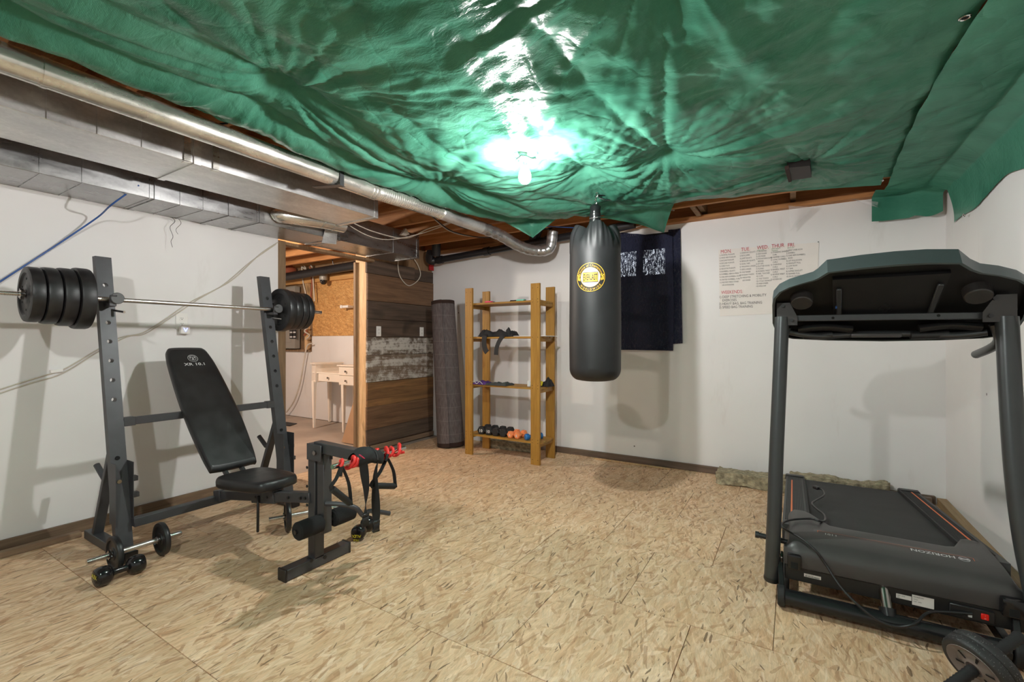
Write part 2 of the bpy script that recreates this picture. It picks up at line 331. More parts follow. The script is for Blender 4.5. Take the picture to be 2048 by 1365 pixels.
# ------------------------------------------------------------------ mesh helpers
class MB:
    def __init__(s): s.v = []; s.f = []; s.sm = []
    def add(s, vs, fs, smooth=True):
        o = len(s.v); s.v += [V(v) for v in vs]; s.f += [tuple(i + o for i in f) for f in fs]; s.sm += [smooth] * len(fs); return s
    def box(s, c, d, rot=None, bev=0.0, seg=1):
        bm = bmesh.new(); bmesh.ops.create_cube(bm, size=1)
        bmesh.ops.scale(bm, vec=d, verts=bm.verts)
        if bev: bmesh.ops.bevel(bm, geom=bm.edges[:], offset=bev, segments=seg, affect='EDGES', profile=.6)
        mt = Matrix.Translation(c) @ (rot.to_4x4() if rot is not None else Matrix())
        bm.verts.index_update()
        s.add([mt @ v.co for v in bm.verts], [[v.index for v in f.verts] for f in bm.faces], bool(bev)); bm.free(); return s
    def bb(s, x0, x1, y0, y1, z0, z1, bev=0.0, seg=1):
        return s.box(((x0 + x1) / 2, (y0 + y1) / 2, (z0 + z1) / 2), (abs(x1 - x0), abs(y1 - y0), abs(z1 - z0)), None, bev, seg)
    def bar(s, a, b, w, h, up=(0, 0, 1), bev=.003):   # rectangular tube a->b, w sideways, h along up
        a, b = V(a), V(b); d = (b - a); L = d.length; d.normalize(); u = V(up); sd = d.cross(u).normalized(); u = sd.cross(d).normalized()
        R = Matrix((d, sd, u)).transposed(); return s.box((a + b) / 2, (L, w, h), R, bev)
    def tube(s, pts, r, n=10, smooth=0, caps=True, closed=False, rx=None):
        P = [V(p) for p in pts]
        if smooth: P = crom(P, smooth, closed)
        N = len(P); rings = []; up = None
        for i in range(N):
            if closed: t = P[(i + 1) % N] - P[i - 1]
            else: t = P[min(i + 1, N - 1)] - P[max(i - 1, 0)]
            if t.length < 1e-9: t = V((0, 0, 1))
            t.normalize()
            if up is None:
                up = t.orthogonal().normalized() if abs(t.z) > .95 else V((0, 0, 1))
            up = (up - t * up.dot(t))
            if up.length < 1e-6: up = t.orthogonal()
            up.normalize(); sd = t.cross(up)
            rr = r[min(i, len(r) - 1)] if isinstance(r, (list, tuple)) else r
            q = rr if rx is None else rx
            rings.append([P[i] + up * (rr * math.cos(2 * PI * k / n)) + sd * (q * math.sin(2 * PI * k / n)) for k in range(n)])
        vs = [v for g in rings for v in g]; fs = []
        for i in range(N if closed else N - 1):
            a = i * n; b = ((i + 1) % N) * n
            for k in range(n): fs.append((a + k, a + (k + 1) % n, b + (k + 1) % n, b + k))
        s.add(vs, fs)
        if caps and not closed:
            s.add(rings[0], [tuple(range(n))[::-1]], False); s.add(rings[-1], [tuple(range(n))], False)
        return s
    def cyl(s, a, b, r, r2=None, n=24, bev=0):
        a, b = V(a), V(b); r2 = r if r2 is None else r2; d = (b - a); L = d.length
        pr = [(0, 0), (r - bev, 0), (r, bev), (r2, L - bev), (r2 - bev, L), (0, L)] if bev else [(0, 0), (r, 0), (r2, L), (0, L)]
        return s.lathe(pr, a, d, n)
    def lathe(s, prof, o, axis=(0, 0, 1), n=24):
        ax = V(axis).normalized(); u = ax.orthogonal().normalized(); w_ = ax.cross(u); o = V(o)
        vs = []; fs = []; idx = []
        for (r, h) in prof:
            if r < 1e-7: idx.append([len(vs)]); vs.append(o + ax * h)
            else:
                idx.append(list(range(len(vs), len(vs) + n)))
                vs += [o + ax * h + (u * math.cos(2 * PI * k / n) + w_ * math.sin(2 * PI * k / n)) * r for k in range(n)]
        for A, B in zip(idx, idx[1:]):
            if len(A) == 1 and len(B) == 1: continue
            for k in range(n):
                k2 = (k + 1) % n
                if len(A) == 1: fs.append((A[0], B[k2], B[k]))
                elif len(B) == 1: fs.append((A[k], A[k2], B[0]))
                else: fs.append((A[k], A[k2], B[k2], B[k]))
        return s.add(vs, fs)
    def prism(s, poly, off, smooth=False):          # 3-D polygon pushed along off
        n = len(poly); P = [V(p) for p in poly]; off = V(off)
        s.add(P + [p + off for p in P], [tuple(range(n))[::-1], tuple(range(n, 2 * n))] + [(i, (i + 1) % n, n + (i + 1) % n, n + i) for i in range(n)], smooth); return s
    def loft(s, secs, caps=True, smooth=True):
        n = len(secs[0]); vs = [V(p) for q in secs for p in q]; fs = []
        for i in range(len(secs) - 1):
            for k in range(n): fs.append((i * n + k, i * n + (k + 1) % n, (i + 1) * n + (k + 1) % n, (i + 1) * n + k))
        s.add(vs, fs, smooth)
        if caps: s.add(secs[0], [tuple(range(n))[::-1]], False); s.add(secs[-1], [tuple(range(n))], False)
        return s
    def grid(s, fn, nu, nv, smooth=True):
        vs = [fn(i / nu, j / nv) for j in range(nv + 1) for i in range(nu + 1)]
        fs = [(j * (nu + 1) + i, j * (nu + 1) + i + 1, (j + 1) * (nu + 1) + i + 1, (j + 1) * (nu + 1) + i) for j in range(nv) for i in range(nu)]
        return s.add(vs, fs, smooth)
    def ribbon(s, pts, w, wd=(1, 0, 0), t=.0015, smooth=4):
        P = crom([V(p) for p in pts], smooth) if smooth else [V(p) for p in pts]; secs = []
        for i, p in enumerate(P):
            tg = (P[min(i + 1, len(P) - 1)] - P[max(i - 1, 0)]).normalized()
            q = i / (len(P) - 1)
            dd = V(wd(q)) if callable(wd) else V(wd)
            sd = (dd - tg * dd.dot(tg)).normalized() * (w / 2); nn = tg.cross(sd).normalized() * (t / 2)
            secs.append([p - sd - nn, p + sd - nn, p + sd + nn, p - sd + nn])
        return s.loft(secs)
def crom(P, n, closed=False):
    out = []; N = len(P)
    rng = range(N if closed else N - 1)
    for i in rng:
        if closed: a, b, c, d = P[i - 1], P[i], P[(i + 1) % N], P[(i + 2) % N]
        else: a, b, c, d = P[max(i - 1, 0)], P[i], P[i + 1], P[min(i + 2, N - 1)]
        for k in range(n):
            t = k / n
            out.append(.5 * ((2 * b) + (c - a) * t + (2 * a - 5 * b + 4 * c - d) * t * t + (3 * b - a - 3 * c + d) * t ** 3))
    if not closed: out.append(P[-1])
    return out
def worldloc(o):
    p = V((0, 0, 0))
    while o: p += o.location; o = o.parent
    return p
def obj(name, mb, mat, parent=None, sharp=40, kind=None, label=None):
    off = worldloc(parent) if parent else V((0, 0, 0))
    if parent is None:
        xs = [v.x for v in mb.v]; ys = [v.y for v in mb.v]; zs = [v.z for v in mb.v]
        org = V(((min(xs) + max(xs)) / 2, (min(ys) + max(ys)) / 2, min(zs)))
        if kind == 'structure': org = V((0, 0, 0))
    else: org = V((0, 0, 0))
    me = bpy.data.meshes.new(name); me.from_pydata([v - off - org for v in mb.v], [], mb.f); me.update()
    me.polygons.foreach_set('use_smooth', mb.sm); me.set_sharp_from_angle(angle=math.radians(sharp))
    bm = bmesh.new(); bm.from_mesh(me); bmesh.ops.recalc_face_normals(bm, faces=bm.faces[:]); bm.to_mesh(me); bm.free()
    me.materials.append(mat); o = bpy.data.objects.new(name, me); C.objects.link(o); o.location = org
    if parent: o.parent = parent
    if kind: o['kind'] = kind
    if label: o['label'] = label
    return o
def tag(o, label, cat, group=None, kind=None):
    o['label'] = label; o['category'] = cat
    if group: o['group'] = group
    if kind: o['kind'] = kind
    return o
def thing(name, label, cat, loc, group=None):
    o = bpy.data.objects.new(name, None); C.objects.link(o); o.location = loc; o.empty_display_size = .05
    return tag(o, label, cat, group)
def dup(root, loc, rz=0, label=None, group=None):
    r = root.copy(); C.objects.link(r); r.location = loc; r.rotation_euler = (0, 0, rz)
    if label: r['label'] = label
    if group: r['group'] = group
    for ch in list(root.children):
        c = ch.copy(); C.objects.link(c); c.parent = r
        for gch in list(ch.children):
            d = gch.copy(); C.objects.link(d); d.parent = c
    return r
def struct(name, mb, mat, parent=None, sharp=40): return obj(name, mb, mat, parent, sharp, kind='structure' if parent is None else None)
def text(name, s, size, mat, parent, o, xd, yd, mapf=None, align='LEFT', ex=0.0, label=None, bold=0.0, sx=1.0):
    lines = s if isinstance(s, list) else [(s, 0, 0, size)]
    mb = MB(); xd = V(xd).normalized(); yd = V(yd).normalized(); o = V(o)
    for (tx, ox, oy, sz) in lines:
        cu = bpy.data.curves.new('t', 'FONT'); cu.body = tx; cu.size = sz; cu.align_x = align; cu.resolution_u = 2; cu.offset = bold * sz
        ob = bpy.data.objects.new('t', cu); me = bpy.data.meshes.new_from_object(ob)
        if mapf: vs = [mapf(v.co.x * sx + ox, v.co.y + oy) for v in me.vertices]
        else: vs = [o + xd * (v.co.x * sx + ox) + yd * (v.co.y + oy) for v in me.vertices]
        mb.add(vs, [tuple(p.vertices) for p in me.polygons], False)
        bpy.data.objects.remove(ob); bpy.data.curves.remove(cu); bpy.data.meshes.remove(me)
    return obj(name, mb, mat, parent, label=label)

# ================================================================== THE SETTING
XW, YB, XR = -3.86, 4.55, .96          # white left wall face, back wall face, right wall face
# floor: base slab and interlocking strand-board tiles
fl = struct('floor', MB().bb(XW, XR, -3, YB, -.06, -.017), M_conc)
T = .61; row = 0; y = 2.062 - 6 * T; k = -6
while y < YB:
    xo = -1.592 + (T / 2 if k % 2 == 0 else 0); x = xo - 5 * T
    while x < XR:
        x0, x1, y0, y1 = max(x + .0011, XW), min(x + T - .0011, XR), y + .0011, min(y + T - .0011, YB)
        if x1 - x0 > .03 and y1 - y0 > .03:
            dz = random.uniform(-.0006, .0006)
            mb = MB().bb(x0 - (x0 + x1) / 2, (x1 - x0) / 2, y0 - (y0 + y1) / 2, (y1 - y0) / 2, -.017, dz, .0012)
            o = obj('osb_tile', mb, M_osb, fl); o.location = ((x0 + x1) / 2, (y0 + y1) / 2, 0)
        x += T
    y += T; k += 1
struct('floor', MB().bb(-8.6, XW, -3, 4.75, -.08, -.012), M_conc)
# walls
struct('wall_left', MB().bb(-3.98, XW, -3, 2.352, -.01, 2.37), M_wall)
struct('wall_back', MB().bb(-4.2, 1.1, YB, 4.7, -.01, 2.375), M_wall)
struct('wall_right', MB().bb(XR, 1.1, -3, 4.7, -.01, 2.375), M_wall)
# ceiling: subfloor and joists
ce = struct('ceiling', MB().bb(-8.6, 1.1, -3, 4.75, 2.60, 2.63), M_joisty)
for k in range(17):
    yy = 4.12 - k * .408
    obj('joist', MB().bb(-8.6, 1.1, yy, yy + .042, 2.37, 2.60, .003), M_joist, ce)
obj('top_plate', MB().bb(-4.2, XR, 4.47, 4.55, 2.335, 2.372, .002), M_joist, ce)
obj('rim_joist', MB().bb(-4.2, 1.1, 4.60, 4.64, 2.375, 2.60), M_joist, ce)
for x in (-.72, -.02): obj('blocking', MB().bb(x, x + .04, 4.165, 4.6, 2.40, 2.58), M_studdark, ce)
# wooden bridging strip between joists
obj('cross_brace', MB().bar(PY(1378, 402, 4.16), PY(1398, 428, 4.42), .04, .018), M_studdark, ce)
# door opening: jamb studs and header
dr = struct('door_1', MB().bb(-3.955, -3.87, 2.352, 2.432, -.01, 2.11, .003), M_studdark)
obj('header', MB().bb(-3.98, -3.89, 2.43, 3.47, 2.082, 2.110, .002), M_studdark, dr)
obj('jamb_stud', MB().bb(-4.20, -4.022, 3.470, 3.508, -.01, 2.37, .003), M_stud, dr)
obj('jamb_stud', MB().bb(-4.20, -4.165, 3.44, 3.470, -.01, 2.1, .002), M_studdark, dr)
# plank-clad partition
pw = struct('wall_left', MB().bb(-4.19, -4.025, 3.51, YB, -.01, 2.37), M_studdark)
zs = [(.060, .234, 0), (.236, .487, 1), (.489, .756, 3), (.760, 1.060, 2), (1.063, 1.263, 2), (1.267, 1.462, 0), (1.466, 1.666, 0), (1.670, 1.968, 1), (1.972, 2.125, 0)]
for i, (a, b, k) in enumerate(zs):
    y0 = 3.466 + random.uniform(-.012, .008); dx = random.uniform(0, .007)
    y1 = 4.545 if i < 8 else 4.2
    pl = MB().bb(-4.023, -3.998 + dx, y0, y1, a, b, .0025)
    obj('plank', pl, M_plank[k], pw)
obj('plank', MB().bb(-4.023, -3.998, 4.203, 4.545, 1.972, 2.11, .0025), M_plank[0], pw)
# nail heads on planks
# baseboards and trims
def base(name, x0, x1, y0, y1, h, m): return struct(name, MB().bb(x0, x1, y0, y1, 0, h, .003), m)
base('baseboard_left', XW, XW + .018, -1.6, 2.34, .076, M_base)
base('trim_1', XW + .06, XW + .105, -1.6, 1.02, .035, M_base)
obj_bracket = MB().bb(XW + .018, XW + .026, 1.13, 1.22, .035, .065, .003)
base('baseboard_back', -3.15, .90, YB - .024, YB, .064, M_basex)
base('baseboard_left.001', -3.998, -3.975, 3.50, YB - .02, .055, M_base)
base('trim_2', -1.75, -.99, 4.455, 4.475, .012, M_stud)
base('trim_3', .905, .96, .6, 4.52, .058, M_lumber)
base('trim_4', .62, .873, 4.48, 4.52, .058, M_basex)
# far room behind the doorway
wf = struct('wall_far', MB().bb(-8.6, -4.2, YB, 4.7, -.01, 2.6), M_studdark)
obj('osb_sheet', MB().bb(-6.50, -4.22, YB - .016, YB - .001, 1.30, 2.14, .001), M_osbwall, wf)
obj('white_board', MB().bb(-6.50, -4.22, YB - .030, YB - .016, -.005, 1.298, .001), M_wall, wf)
obj('white_board', MB().bb(-8.5, -6.503, YB - .030, YB - .001, -.005, 1.05, .001), M_wall, wf)
obj('sill_board', MB().bb(-8.5, -6.52, YB - .06, YB - .001, 1.05, 1.085, .002), M_studdark, wf)
obj('stud', MB().bb(-6.66, -6.58, YB - .05, YB - .001, 1.08, 2.20, .002), M_stud, wf)
obj('beam', MB().bb(-8.5, -4.22, YB - .07, YB - .001, 2.14, 2.235, .003), M_joisty, wf)
obj('ledger', MB().bb(-8.5, -4.22, YB - .12, YB - .001, 2.42, 2.58, .003), M_joisty, wf)
struct('wall_far_left', MB().bb(-8.7, -8.6, -3, 4.7, 0, 2.6), M_wall)

# ================================================================== TARPS
BULB = V((-1.21, 2.10, 2.10))
STAPLES = [(-1.93, 1.19, 1), (-2.12, 2.46, 1), (-1.15, 2.80, .9), (-.64, 2.82, 1), (.08, 3.45, .8), (-1.04, -.45, 1), (-1.9, -.1, .8), (-.30, 1.2, .8), (-.95, -.9, 1), (-2.1, -.6, 1), (.1, -.2, .8), (-.15, 2.1, .25), (-1.2, 3.45, .5)]  # staple at the rear lamp is added so the sag clears its light
def xleft(y): return -2.47 + .05 * max(0, min(1, (2.0 - y) / 1.0)) + .16 * max(0, (.9 - y)) * (1 if y < .9 else 0) * .6 + (max(0, y - 2.6) ** 1.4) * .26
def xseam(y): return .56 + .03 * math.sin(y * 1.7)
def yback(x):
    pts = [(-2.6, 3.72), (-2.26, 3.66), (-1.83, 3.70), (-1.54, 3.86), (-1.15, 3.84), (-.95, 3.78), (-.60, 3.86), (.0, 3.98), (.6, 4.06)]
    for (a, b), (c, d) in zip(pts, pts[1:]):
        if x <= c: return b + (d - b) * max(0, (x - a)) / (c - a)
    return 4.06
CREASES = [((-1.93, 1.19), (-2.12, 2.46), .035), ((-1.93, 1.19), (-2.1, -.6), .03), ((-1.93, 1.19), (-1.21, 2.10), .018), ((-1.21, 2.10), (-1.15, 2.80), .02), ((-1.15, 2.80), (-.64, 2.82), .02), ((-2.12, 2.46), (-1.2, 3.45), .03), ((-.64, 2.82), (-.30, 1.2), .022), ((-.64, 2.82), (.08, 3.45), .02), ((-1.93, 1.19), (-1.04, -.45), .022), ((-.30, 1.2), (-1.04, -.45), .02), ((-.64, 2.82), (-.75, .9), .014), ((-1.15, 2.80), (-.95, 1.2), .014)]
def ridged(v): return 1 - abs(2 * (v - math.floor(v)) - 1)
def tarp_z(x, y, xl, xs, yb):
    el = max(0, x - xl); es = max(0, xs - x); eb = max(0, yb - y)
    w0 = 0; sag = 1.0
    for sx, sy, st in STAPLES:
        d = math.hypot(x - sx, y - sy); sag = min(sag, 1 - st * math.exp(-(d / .42) ** 1.15))
    sag *= (1 - math.exp(-((es / .25) ** 1.1))) * (1 - .8 * math.exp(-((eb / .3) ** 1.1))) * (1 - .75 * math.exp(-(el / .22)))
    z = 2.358 - .125 * sag * (1 - .55 * min(1, max(0, (x + .5) / .6)))
    # socket pulls the sheet down around the bulb
    d = math.hypot(x - BULB.x, y - BULB.y); z -= .050 * math.exp(-(d / .18) ** 1.1)
    for (ax_, ay_), (bx_, by_), a_m in CREASES:
        vx, vy = bx_ - ax_, by_ - ay_; t = max(0, min(1, ((x - ax_) * vx + (y - ay_) * vy) / (vx * vx + vy * vy)))
        dd = math.hypot(x - ax_ - vx * t, y - ay_ - vy * t); z += a_m * math.exp(-dd / .055)
    # folds radiating from each staple and from the socket
    for i, (sx, sy, st) in enumerate(STAPLES + [(BULB.x, BULB.y, .35)]):
        dx, dy = x - sx, y - sy; d = math.hypot(dx, dy)
        if d < 1.6:
            th = math.atan2(dy, dx)
            nn = noise.noise(V((math.cos(th) * 3.1 + i * 7.7, math.sin(th) * 3.1, d * .25)))
            n2 = noise.noise(V((math.cos(th) * 7.5 + i * 3.3, math.sin(th) * 7.5, d * .35)))
            amp = min(d / .22, 1) * math.exp(-d / .65) * st
            z -= amp * (.040 * abs(nn) + .024 * abs(n2)) * 1.5
    # long folds running beside the duct edge
    f = el + .10 * noise.noise(V((0, y * .9, 3.1))) + .02 * y
    z += .034 * (1 - 2 * abs(math.sin(f * 10))) * math.exp(-(el / .75) ** 2) * (1 - math.exp(-el / .05))
    # long soft wrinkles
    z += .012 * noise.noise(V((x * 1.5 + y * .4, y * 5.5 - x * 1.2, 1.7))) + .010 * noise.noise(V((x * 6, y * 1.6, 9.2))) * (1 if x < .3 else .4)
    z += .0045 * noise.noise(V((x * 14 + 3 * noise.noise(V((x, y, 0))), y * 20, 4.4)))
    z -= .006 * abs(noise.noise(V((x * 4.2 + y * 2.0, y * 3.0 - x * 2.0, 7.4))))
    return min(z, 2.366)
def tarp_pt(u, v):
    y0 = -2.0
    x = xleft(2) + (xseam(2) - xleft(2)) * u; yb = yback(x); y = y0 + (yb - y0) * v
    xl, xs = xleft(y), xseam(y); x = xl + (xs - xl) * u; yb2 = yback(x)
    z = tarp_z(x, y, xl, xs, yb)
    return V((x, y, z))
tp = thing('tarp', 'large green woven tarp stapled up in sagging folds around the bare bulb', 'tarp', (-1, 1.5, 2.35))
obj('sheet', MB().grid(tarp_pt, 230, 420), M_tarp, tp, sharp=180)
# corners that hang loose
def flap(name, a, b, tip, par, n=14, belly=.02):
    a, b, tip = V(a), V(b), V(tip)
    def fn(u, v):
        p = a.lerp(b, u).lerp(tip, v); nrm = (b - a).cross(tip - a).normalized()
        return p + nrm * (belly * math.sin(u * PI * 2.3 + 1) * math.sin(v * PI) + .006 * noise.noise(p * 9))
    return obj(name, MB().grid(fn, n, n), M_tarp, par, sharp=180)
flap('corner_flap', (-2.30, 3.50, 2.335), (-1.76, 3.70, 2.335), (-2.035, 3.675, 2.165), tp)
flap('corner_flap', (-1.47, 3.84, 2.31), (-.80, 3.80, 2.34), (-1.0, 4.27, 2.20), tp, 16, .03)
def grommet(p, nrm, par, r=.014):
    mb = MB(); nrm = V(nrm).normalized(); u = nrm.orthogonal().normalized(); w_ = nrm.cross(u)
    mb.tube([V(p) + (u * math.cos(a * PI / 8) + w_ * math.sin(a * PI / 8)) * r for a in range(16)], .004, 6, closed=True); obj('grommet', mb, M_steel, par)
    obj('grommet_hole', MB().cyl(V(p) - nrm * .0005, V(p) + nrm * .0012, r * .8, n=14), M_hole, par)
tp_corner_n = (.3, -.9, .2)
grommet((-2.045, 3.662, 2.20), tp_corner_n, tp, .010)
for (px, py) in ((1930, 28), (1762, 357)):
    p = PZ(px, py, 2.345); grommet((p.x, p.y, 2.338), (0, 0, -1), tp)
grommet(PZ(768, 372, 2.32), (0, 0, -1), tp, .010)
# turned-back hem strip next to the seam
def hem(u, v):
    x = -.42 + .95 * u; y = 3.93 + .06 * u + (.14 * (1 - .85 * (1 - u))) * v
    return V((x, y, 2.352 - .03 * v * u + .004 * noise.noise(V((x * 9, y * 9, 0)))))
obj('folded_hem', MB().grid(hem, 30, 5), M_tarp, tp, sharp=180)
# socket tear: the dark edge of the hole round the lamp holder
mb = MB()
ring = []
for k in range(20):
    a = 2 * PI * k / 20; r = .052 + .018 * noise.noise(V((math.cos(a) * 2, math.sin(a) * 2, 5)))
    ring.append(V((BULB.x + r * math.cos(a), BULB.y + .01 + r * .8 * math.sin(a), 2.178 + .008 * math.sin(3 * a))))
mb.tube(ring, .006, 6, closed=True)
obj('hole_edge', mb, M_tape, tp)

tq = thing('tarp', 'narrow green tarp strip lapped down over the right wall top', 'tarp', (.8, 2, 2.3))
def t2(u, v):          # u across from seam to wall and down it, v along y
    y = -2.0 + (4.30 + 2.0) * v; x0 = xseam(y) - .012 + .010 * noise.noise(V((y * 6, 0, 3))); pin = .72 + .20 * (1 - v) * 0
    drop = .235 + .03 * math.sin(y * 3.1) + .02 * math.sin(y * 7) - (.10 if y < 0 else 0)
    if u < .45: q = u / .45; x = x0 + (.80 - x0) * q; z = 2.348 - .022 - .004 * q - .02 * math.sin(q * PI) * abs(noise.noise(V((x * 2, y * 2.3, 3))))
    elif u < .68:
        q = (u - .45) / .23; x = .80 + .115 * q; z = 2.328 - .022 * math.sin(q * PI * .5) - .035 * q * q
    else: q = (u - .68) / .32; x = .915 + .035 * math.sin(q * PI * .5) + .012 * math.sin(y * 9) * q * (1 - q); z = 2.272 - drop * q
    x = min(x, .956)
    z -= .015 * abs(noise.noise(V((x * 3, y * 3 + x * 2, 8)))) + .004 * noise.noise(V((x * 14, y * 18, 2)))
    return V((x, y, z))
obj('sheet', MB().grid(t2, 50, 260), M_tarp, tq, sharp=180)
def t3(u, v):          # end flap over the back wall, then hanging
    x = .52 + (.93 - .52) * u
    if v < .45: q = v / .45; y = 4.28 + .20 * q; z = 2.330 - .012 * math.sin(u * 5)
    else: q = (v - .45) / .55; y = 4.48 + .012 * math.sin(u * 6); z = 2.325 - q * (.185 - .075 * max(0, u - .55) * 2)
    if u > .62: z -= .03 * math.sin((u - .62) / .38 * PI) * v
    z -= max(0, (u - .7)) * .15
    return V((x, y, z + .004 * noise.noise(V((x * 12, v * 7, 5)))))
obj('end_flap', MB().grid(t3, 26, 22), M_tarp, tq, sharp=180)
def t4(u, v):          # loose corner standing off the right wall
    a = PX(1900, 395, .90).lerp(PX(1930, 400, .95), u); b = PX(1905, 425, .92).lerp(PX(1929, 436, .945), u)
    return a.lerp(b, v)
grommet(PX(1928, 428, .93), (-1, -.4, 0), tq, .008)

# ================================================================== LAMP
lb = thing('light_bulb', 'lit bare light bulb hanging through a hole in the green tarp', 'light bulb', (-1.21, 2.10, 2.05))
obj('glass', MB().lathe([(0, -.052), (.018, -.049), (.029, -.036), (.033, -.018), (.030, .002), (.019, .026), (.014, .04), (0, .04)], (-1.21, 2.10, 2.10), (0, 0, 1), 24), emit('lit_bulb_glass', (1, .975, .96), BULB_POWER), lb)
obj('base', MB().lathe([(0, .04), (.0135, .04), (.0135, .066), (0, .066)], (-1.21, 2.10, 2.10)), M_steel, lb)
obj('socket', MB().lathe([(0, .066), (.026, .066), (.032, .09), (.034, .26), (0, .26)], (-1.21, 2.10, 2.10)), M_white, lb)
# vent opening cut in the tarp
VZ = 2.300
vt = thing('vent_boot', 'dark square vent opening cut through the tarp near the back wall', 'vent', (.04, 3.58, 2.3))
c = [PZ(1574, 333, 2.29), PZ(1620, 329, 2.29), PZ(1623, 352, 2.29), PZ(1579, 359, 2.29)]
obj('box', MB().prism([(p.x, p.y, 2.290) for p in c], (0, 0, .06)), simple('dark_brown_box', (.018, .012, .012), .6), vt)
obj('flange', MB().prism([(c[0].x - .012, c[0].y, 2.284), (c[0].x + .010, c[0].y, 2.284), (c[3].x + .012, c[3].y + .01, 2.284), (c[3].x - .006, c[3].y + .01, 2.284)], (0, 0, .02)), M_rugband, vt)

# ================================================================== DUCTS AND PIPES
du = thing('air_duct', 'wide galvanised rectangular duct hung below joists, nearer the tarp', 'duct', (-3.0, .5, 2.19))
mb = MB().bb(-3.24, -2.80, -1.8, 2.535, 2.19, 2.366, .002); obj('trunk', mb, M_galv, du)
for yy in (.35, .647, .819, .992, 1.24, 2.267):
    mb = MB().bb(-2.8, -2.796, yy - .004, yy + .004, 2.192, 2.364); obj('seam', mb, M_galv, du)
for yy in (-.4, 1.24, 2.51):
    mb = MB().bb(-3.245, -2.794, yy - .018, yy + .018, 2.184, 2.19, .001).bb(-2.8, -2.793, yy - .018, yy + .018, 2.184, 2.37, .001); obj('drive_cleat', mb, M_galv, du)
for yy in (1.19, 1.335):
    mb = MB().bb(-2.793, -2.791, yy - .016, yy + .016, 2.19, 2.40).bb(-2.82, -2.79, yy - .016, yy + .016, 2.182, 2.185); obj('hanger_strap', mb, M_galvy, du)
dv = thing('air_duct', 'shade-coloured galvanised duct running tight along the left wall over the doorway', 'duct', (-3.65, 1, 2.11))
obj('trunk', MB().bb(-3.858, -3.45, -1.8, 3.686, 2.115, 2.366, .002), M_galvshade, dv)
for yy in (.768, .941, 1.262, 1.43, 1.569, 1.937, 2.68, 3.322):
    obj('seam', MB().bb(-3.4505, -3.446, yy - .004, yy + .004, 2.117, 2.364).bb(-3.856, -3.45, yy - .003, yy + .003, 2.112, 2.1155), M_galvshade, dv)
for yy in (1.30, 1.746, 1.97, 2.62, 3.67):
    obj('drive_cleat', MB().bb(-3.45, -3.443, yy - .017, yy + .017, 2.11, 2.368, .001).bb(-3.857, -3.443, yy - .017, yy + .017, 2.109, 2.1155, .001), M_galvshade, dv)
obj('branch_collar', MB().tube([(-3.43, 2.03, 2.20), (-3.38, 2.20, 2.205), (-3.34, 2.42, 2.215), (-3.33, 2.62, 2.22)], [.008, .045, .062, .062], 20, smooth=5), M_galvy, dv)
for q in (2.40, 2.50): obj('collar_band', MB().tube([(-3.335, q, 2.216), (-3.335, q + .012, 2.216)], .066, 20), M_galvy, dv)
obj('branch_strap', MB().prism([PX(643, 483, -3.44), PX(652, 446, -3.43), PX(676, 446, -3.43), PX(672, 486, -3.44)], (.004, 0, 0)), M_galv, dv)
rp = thing('round_duct', 'bare metal round duct under the tarp edge ending in foil flex elbow', 'duct', (-2.47, 2, 2.2))
obj('pipe', MB().cyl((-2.47, -1.8, 2.252), (-2.47, 2.15, 2.252), .056, n=36), M_galvy, rp)
for yy in (.55, 2.16, 2.19): obj('joint_band', MB().cyl((-2.47, yy, 2.252), (-2.47, yy + .018, 2.252), .0585, n=36), M_galvy, rp)
def flexr(pts, r0, per, amp):
    P = crom([V(p) for p in pts], 60); rs = [r0 + amp * math.sin(i * per) for i in range(len(P))]
    return MB().tube(P, rs, 22)
obj('crinkled_section', flexr([(-2.47, 2.15, 2.252), (-2.47, 2.5, 2.262), (-2.465, 2.9, 2.272)], .053, 2.1, .0018), M_galvy, rp)
obj('straight_section', MB().tube([(-2.465, 2.9, 2.272), (-2.455, 3.45, 2.268)], .055, 22), M_galv, rp)
obj('elbow', flexr([(-2.455, 3.45, 2.268), (-2.42, 3.72, 2.245), (-2.35, 3.96, 2.175), (-2.25, 4.12, 2.145), (-2.13, 4.20, 2.17), (-2.09, 4.20, 2.34)], .055, .30, .0014), M_flex, rp)
obj('hanger', MB().prism([(-2.41, 1.87, 2.37), (-2.41, 1.90, 2.37), (-2.41, 1.90, 2.19), (-2.41, 1.87, 2.19)], (.003, 0, 0)).prism([(-2.41, 1.86, 2.188), (-2.41, 1.91, 2.188), (-2.60, 1.85, 2.192), (-2.60, 1.80, 2.192)], (0, 0, .003)), M_tube, rp)
# tarnished bracket at far left of the ceiling
tag(obj('metal_bracket', MB().prism([PZ(2, 60, 2.36), PZ(14, 64, 2.36), PZ(20, 76, 2.30), PZ(8, 73, 2.30)], (0, 0, .003)), M_white), 'pale metal bracket on a joist at the top left above the round duct', 'bracket')
# black drain pipes
bp = thing('drain_pipe', 'black plastic drain pipe running along the top of the back wall', 'pipe', (-3, 4.4, 2.2))
A = V((-3.83, 4.38, 2.225)); B = V((-1.3, 4.38, 2.345))
obj('pipe', MB().cyl(A, B, .040, n=24), M_blackpipe, bp)
for q in (.02, .30, .62): obj('coupling', MB().cyl(A.lerp(B, q), A.lerp(B, q + .03), .049, n=24), M_blackpipe, bp)
obj('riser', MB().tube([PY(872, 508, 4.30), PY(872, 470, 4.22), PY(866, 430, 4.10), PY(842, 402, 3.9)], .055, 20, smooth=6), M_blackpipe, bp)
obj('elbow', MB().tube([(-3.83, 4.38, 2.225), (-3.87, 4.33, 2.235), (-3.80, 4.27, 2.31)], .05, 18, smooth=5), M_blackpipe, bp)
obj('trap', MB().tube([PY(1068, 480, 4.42), PY(1078, 450, 4.40), PY(1100, 445, 4.38)], .06, 18, smooth=5), M_blackpipe, bp)
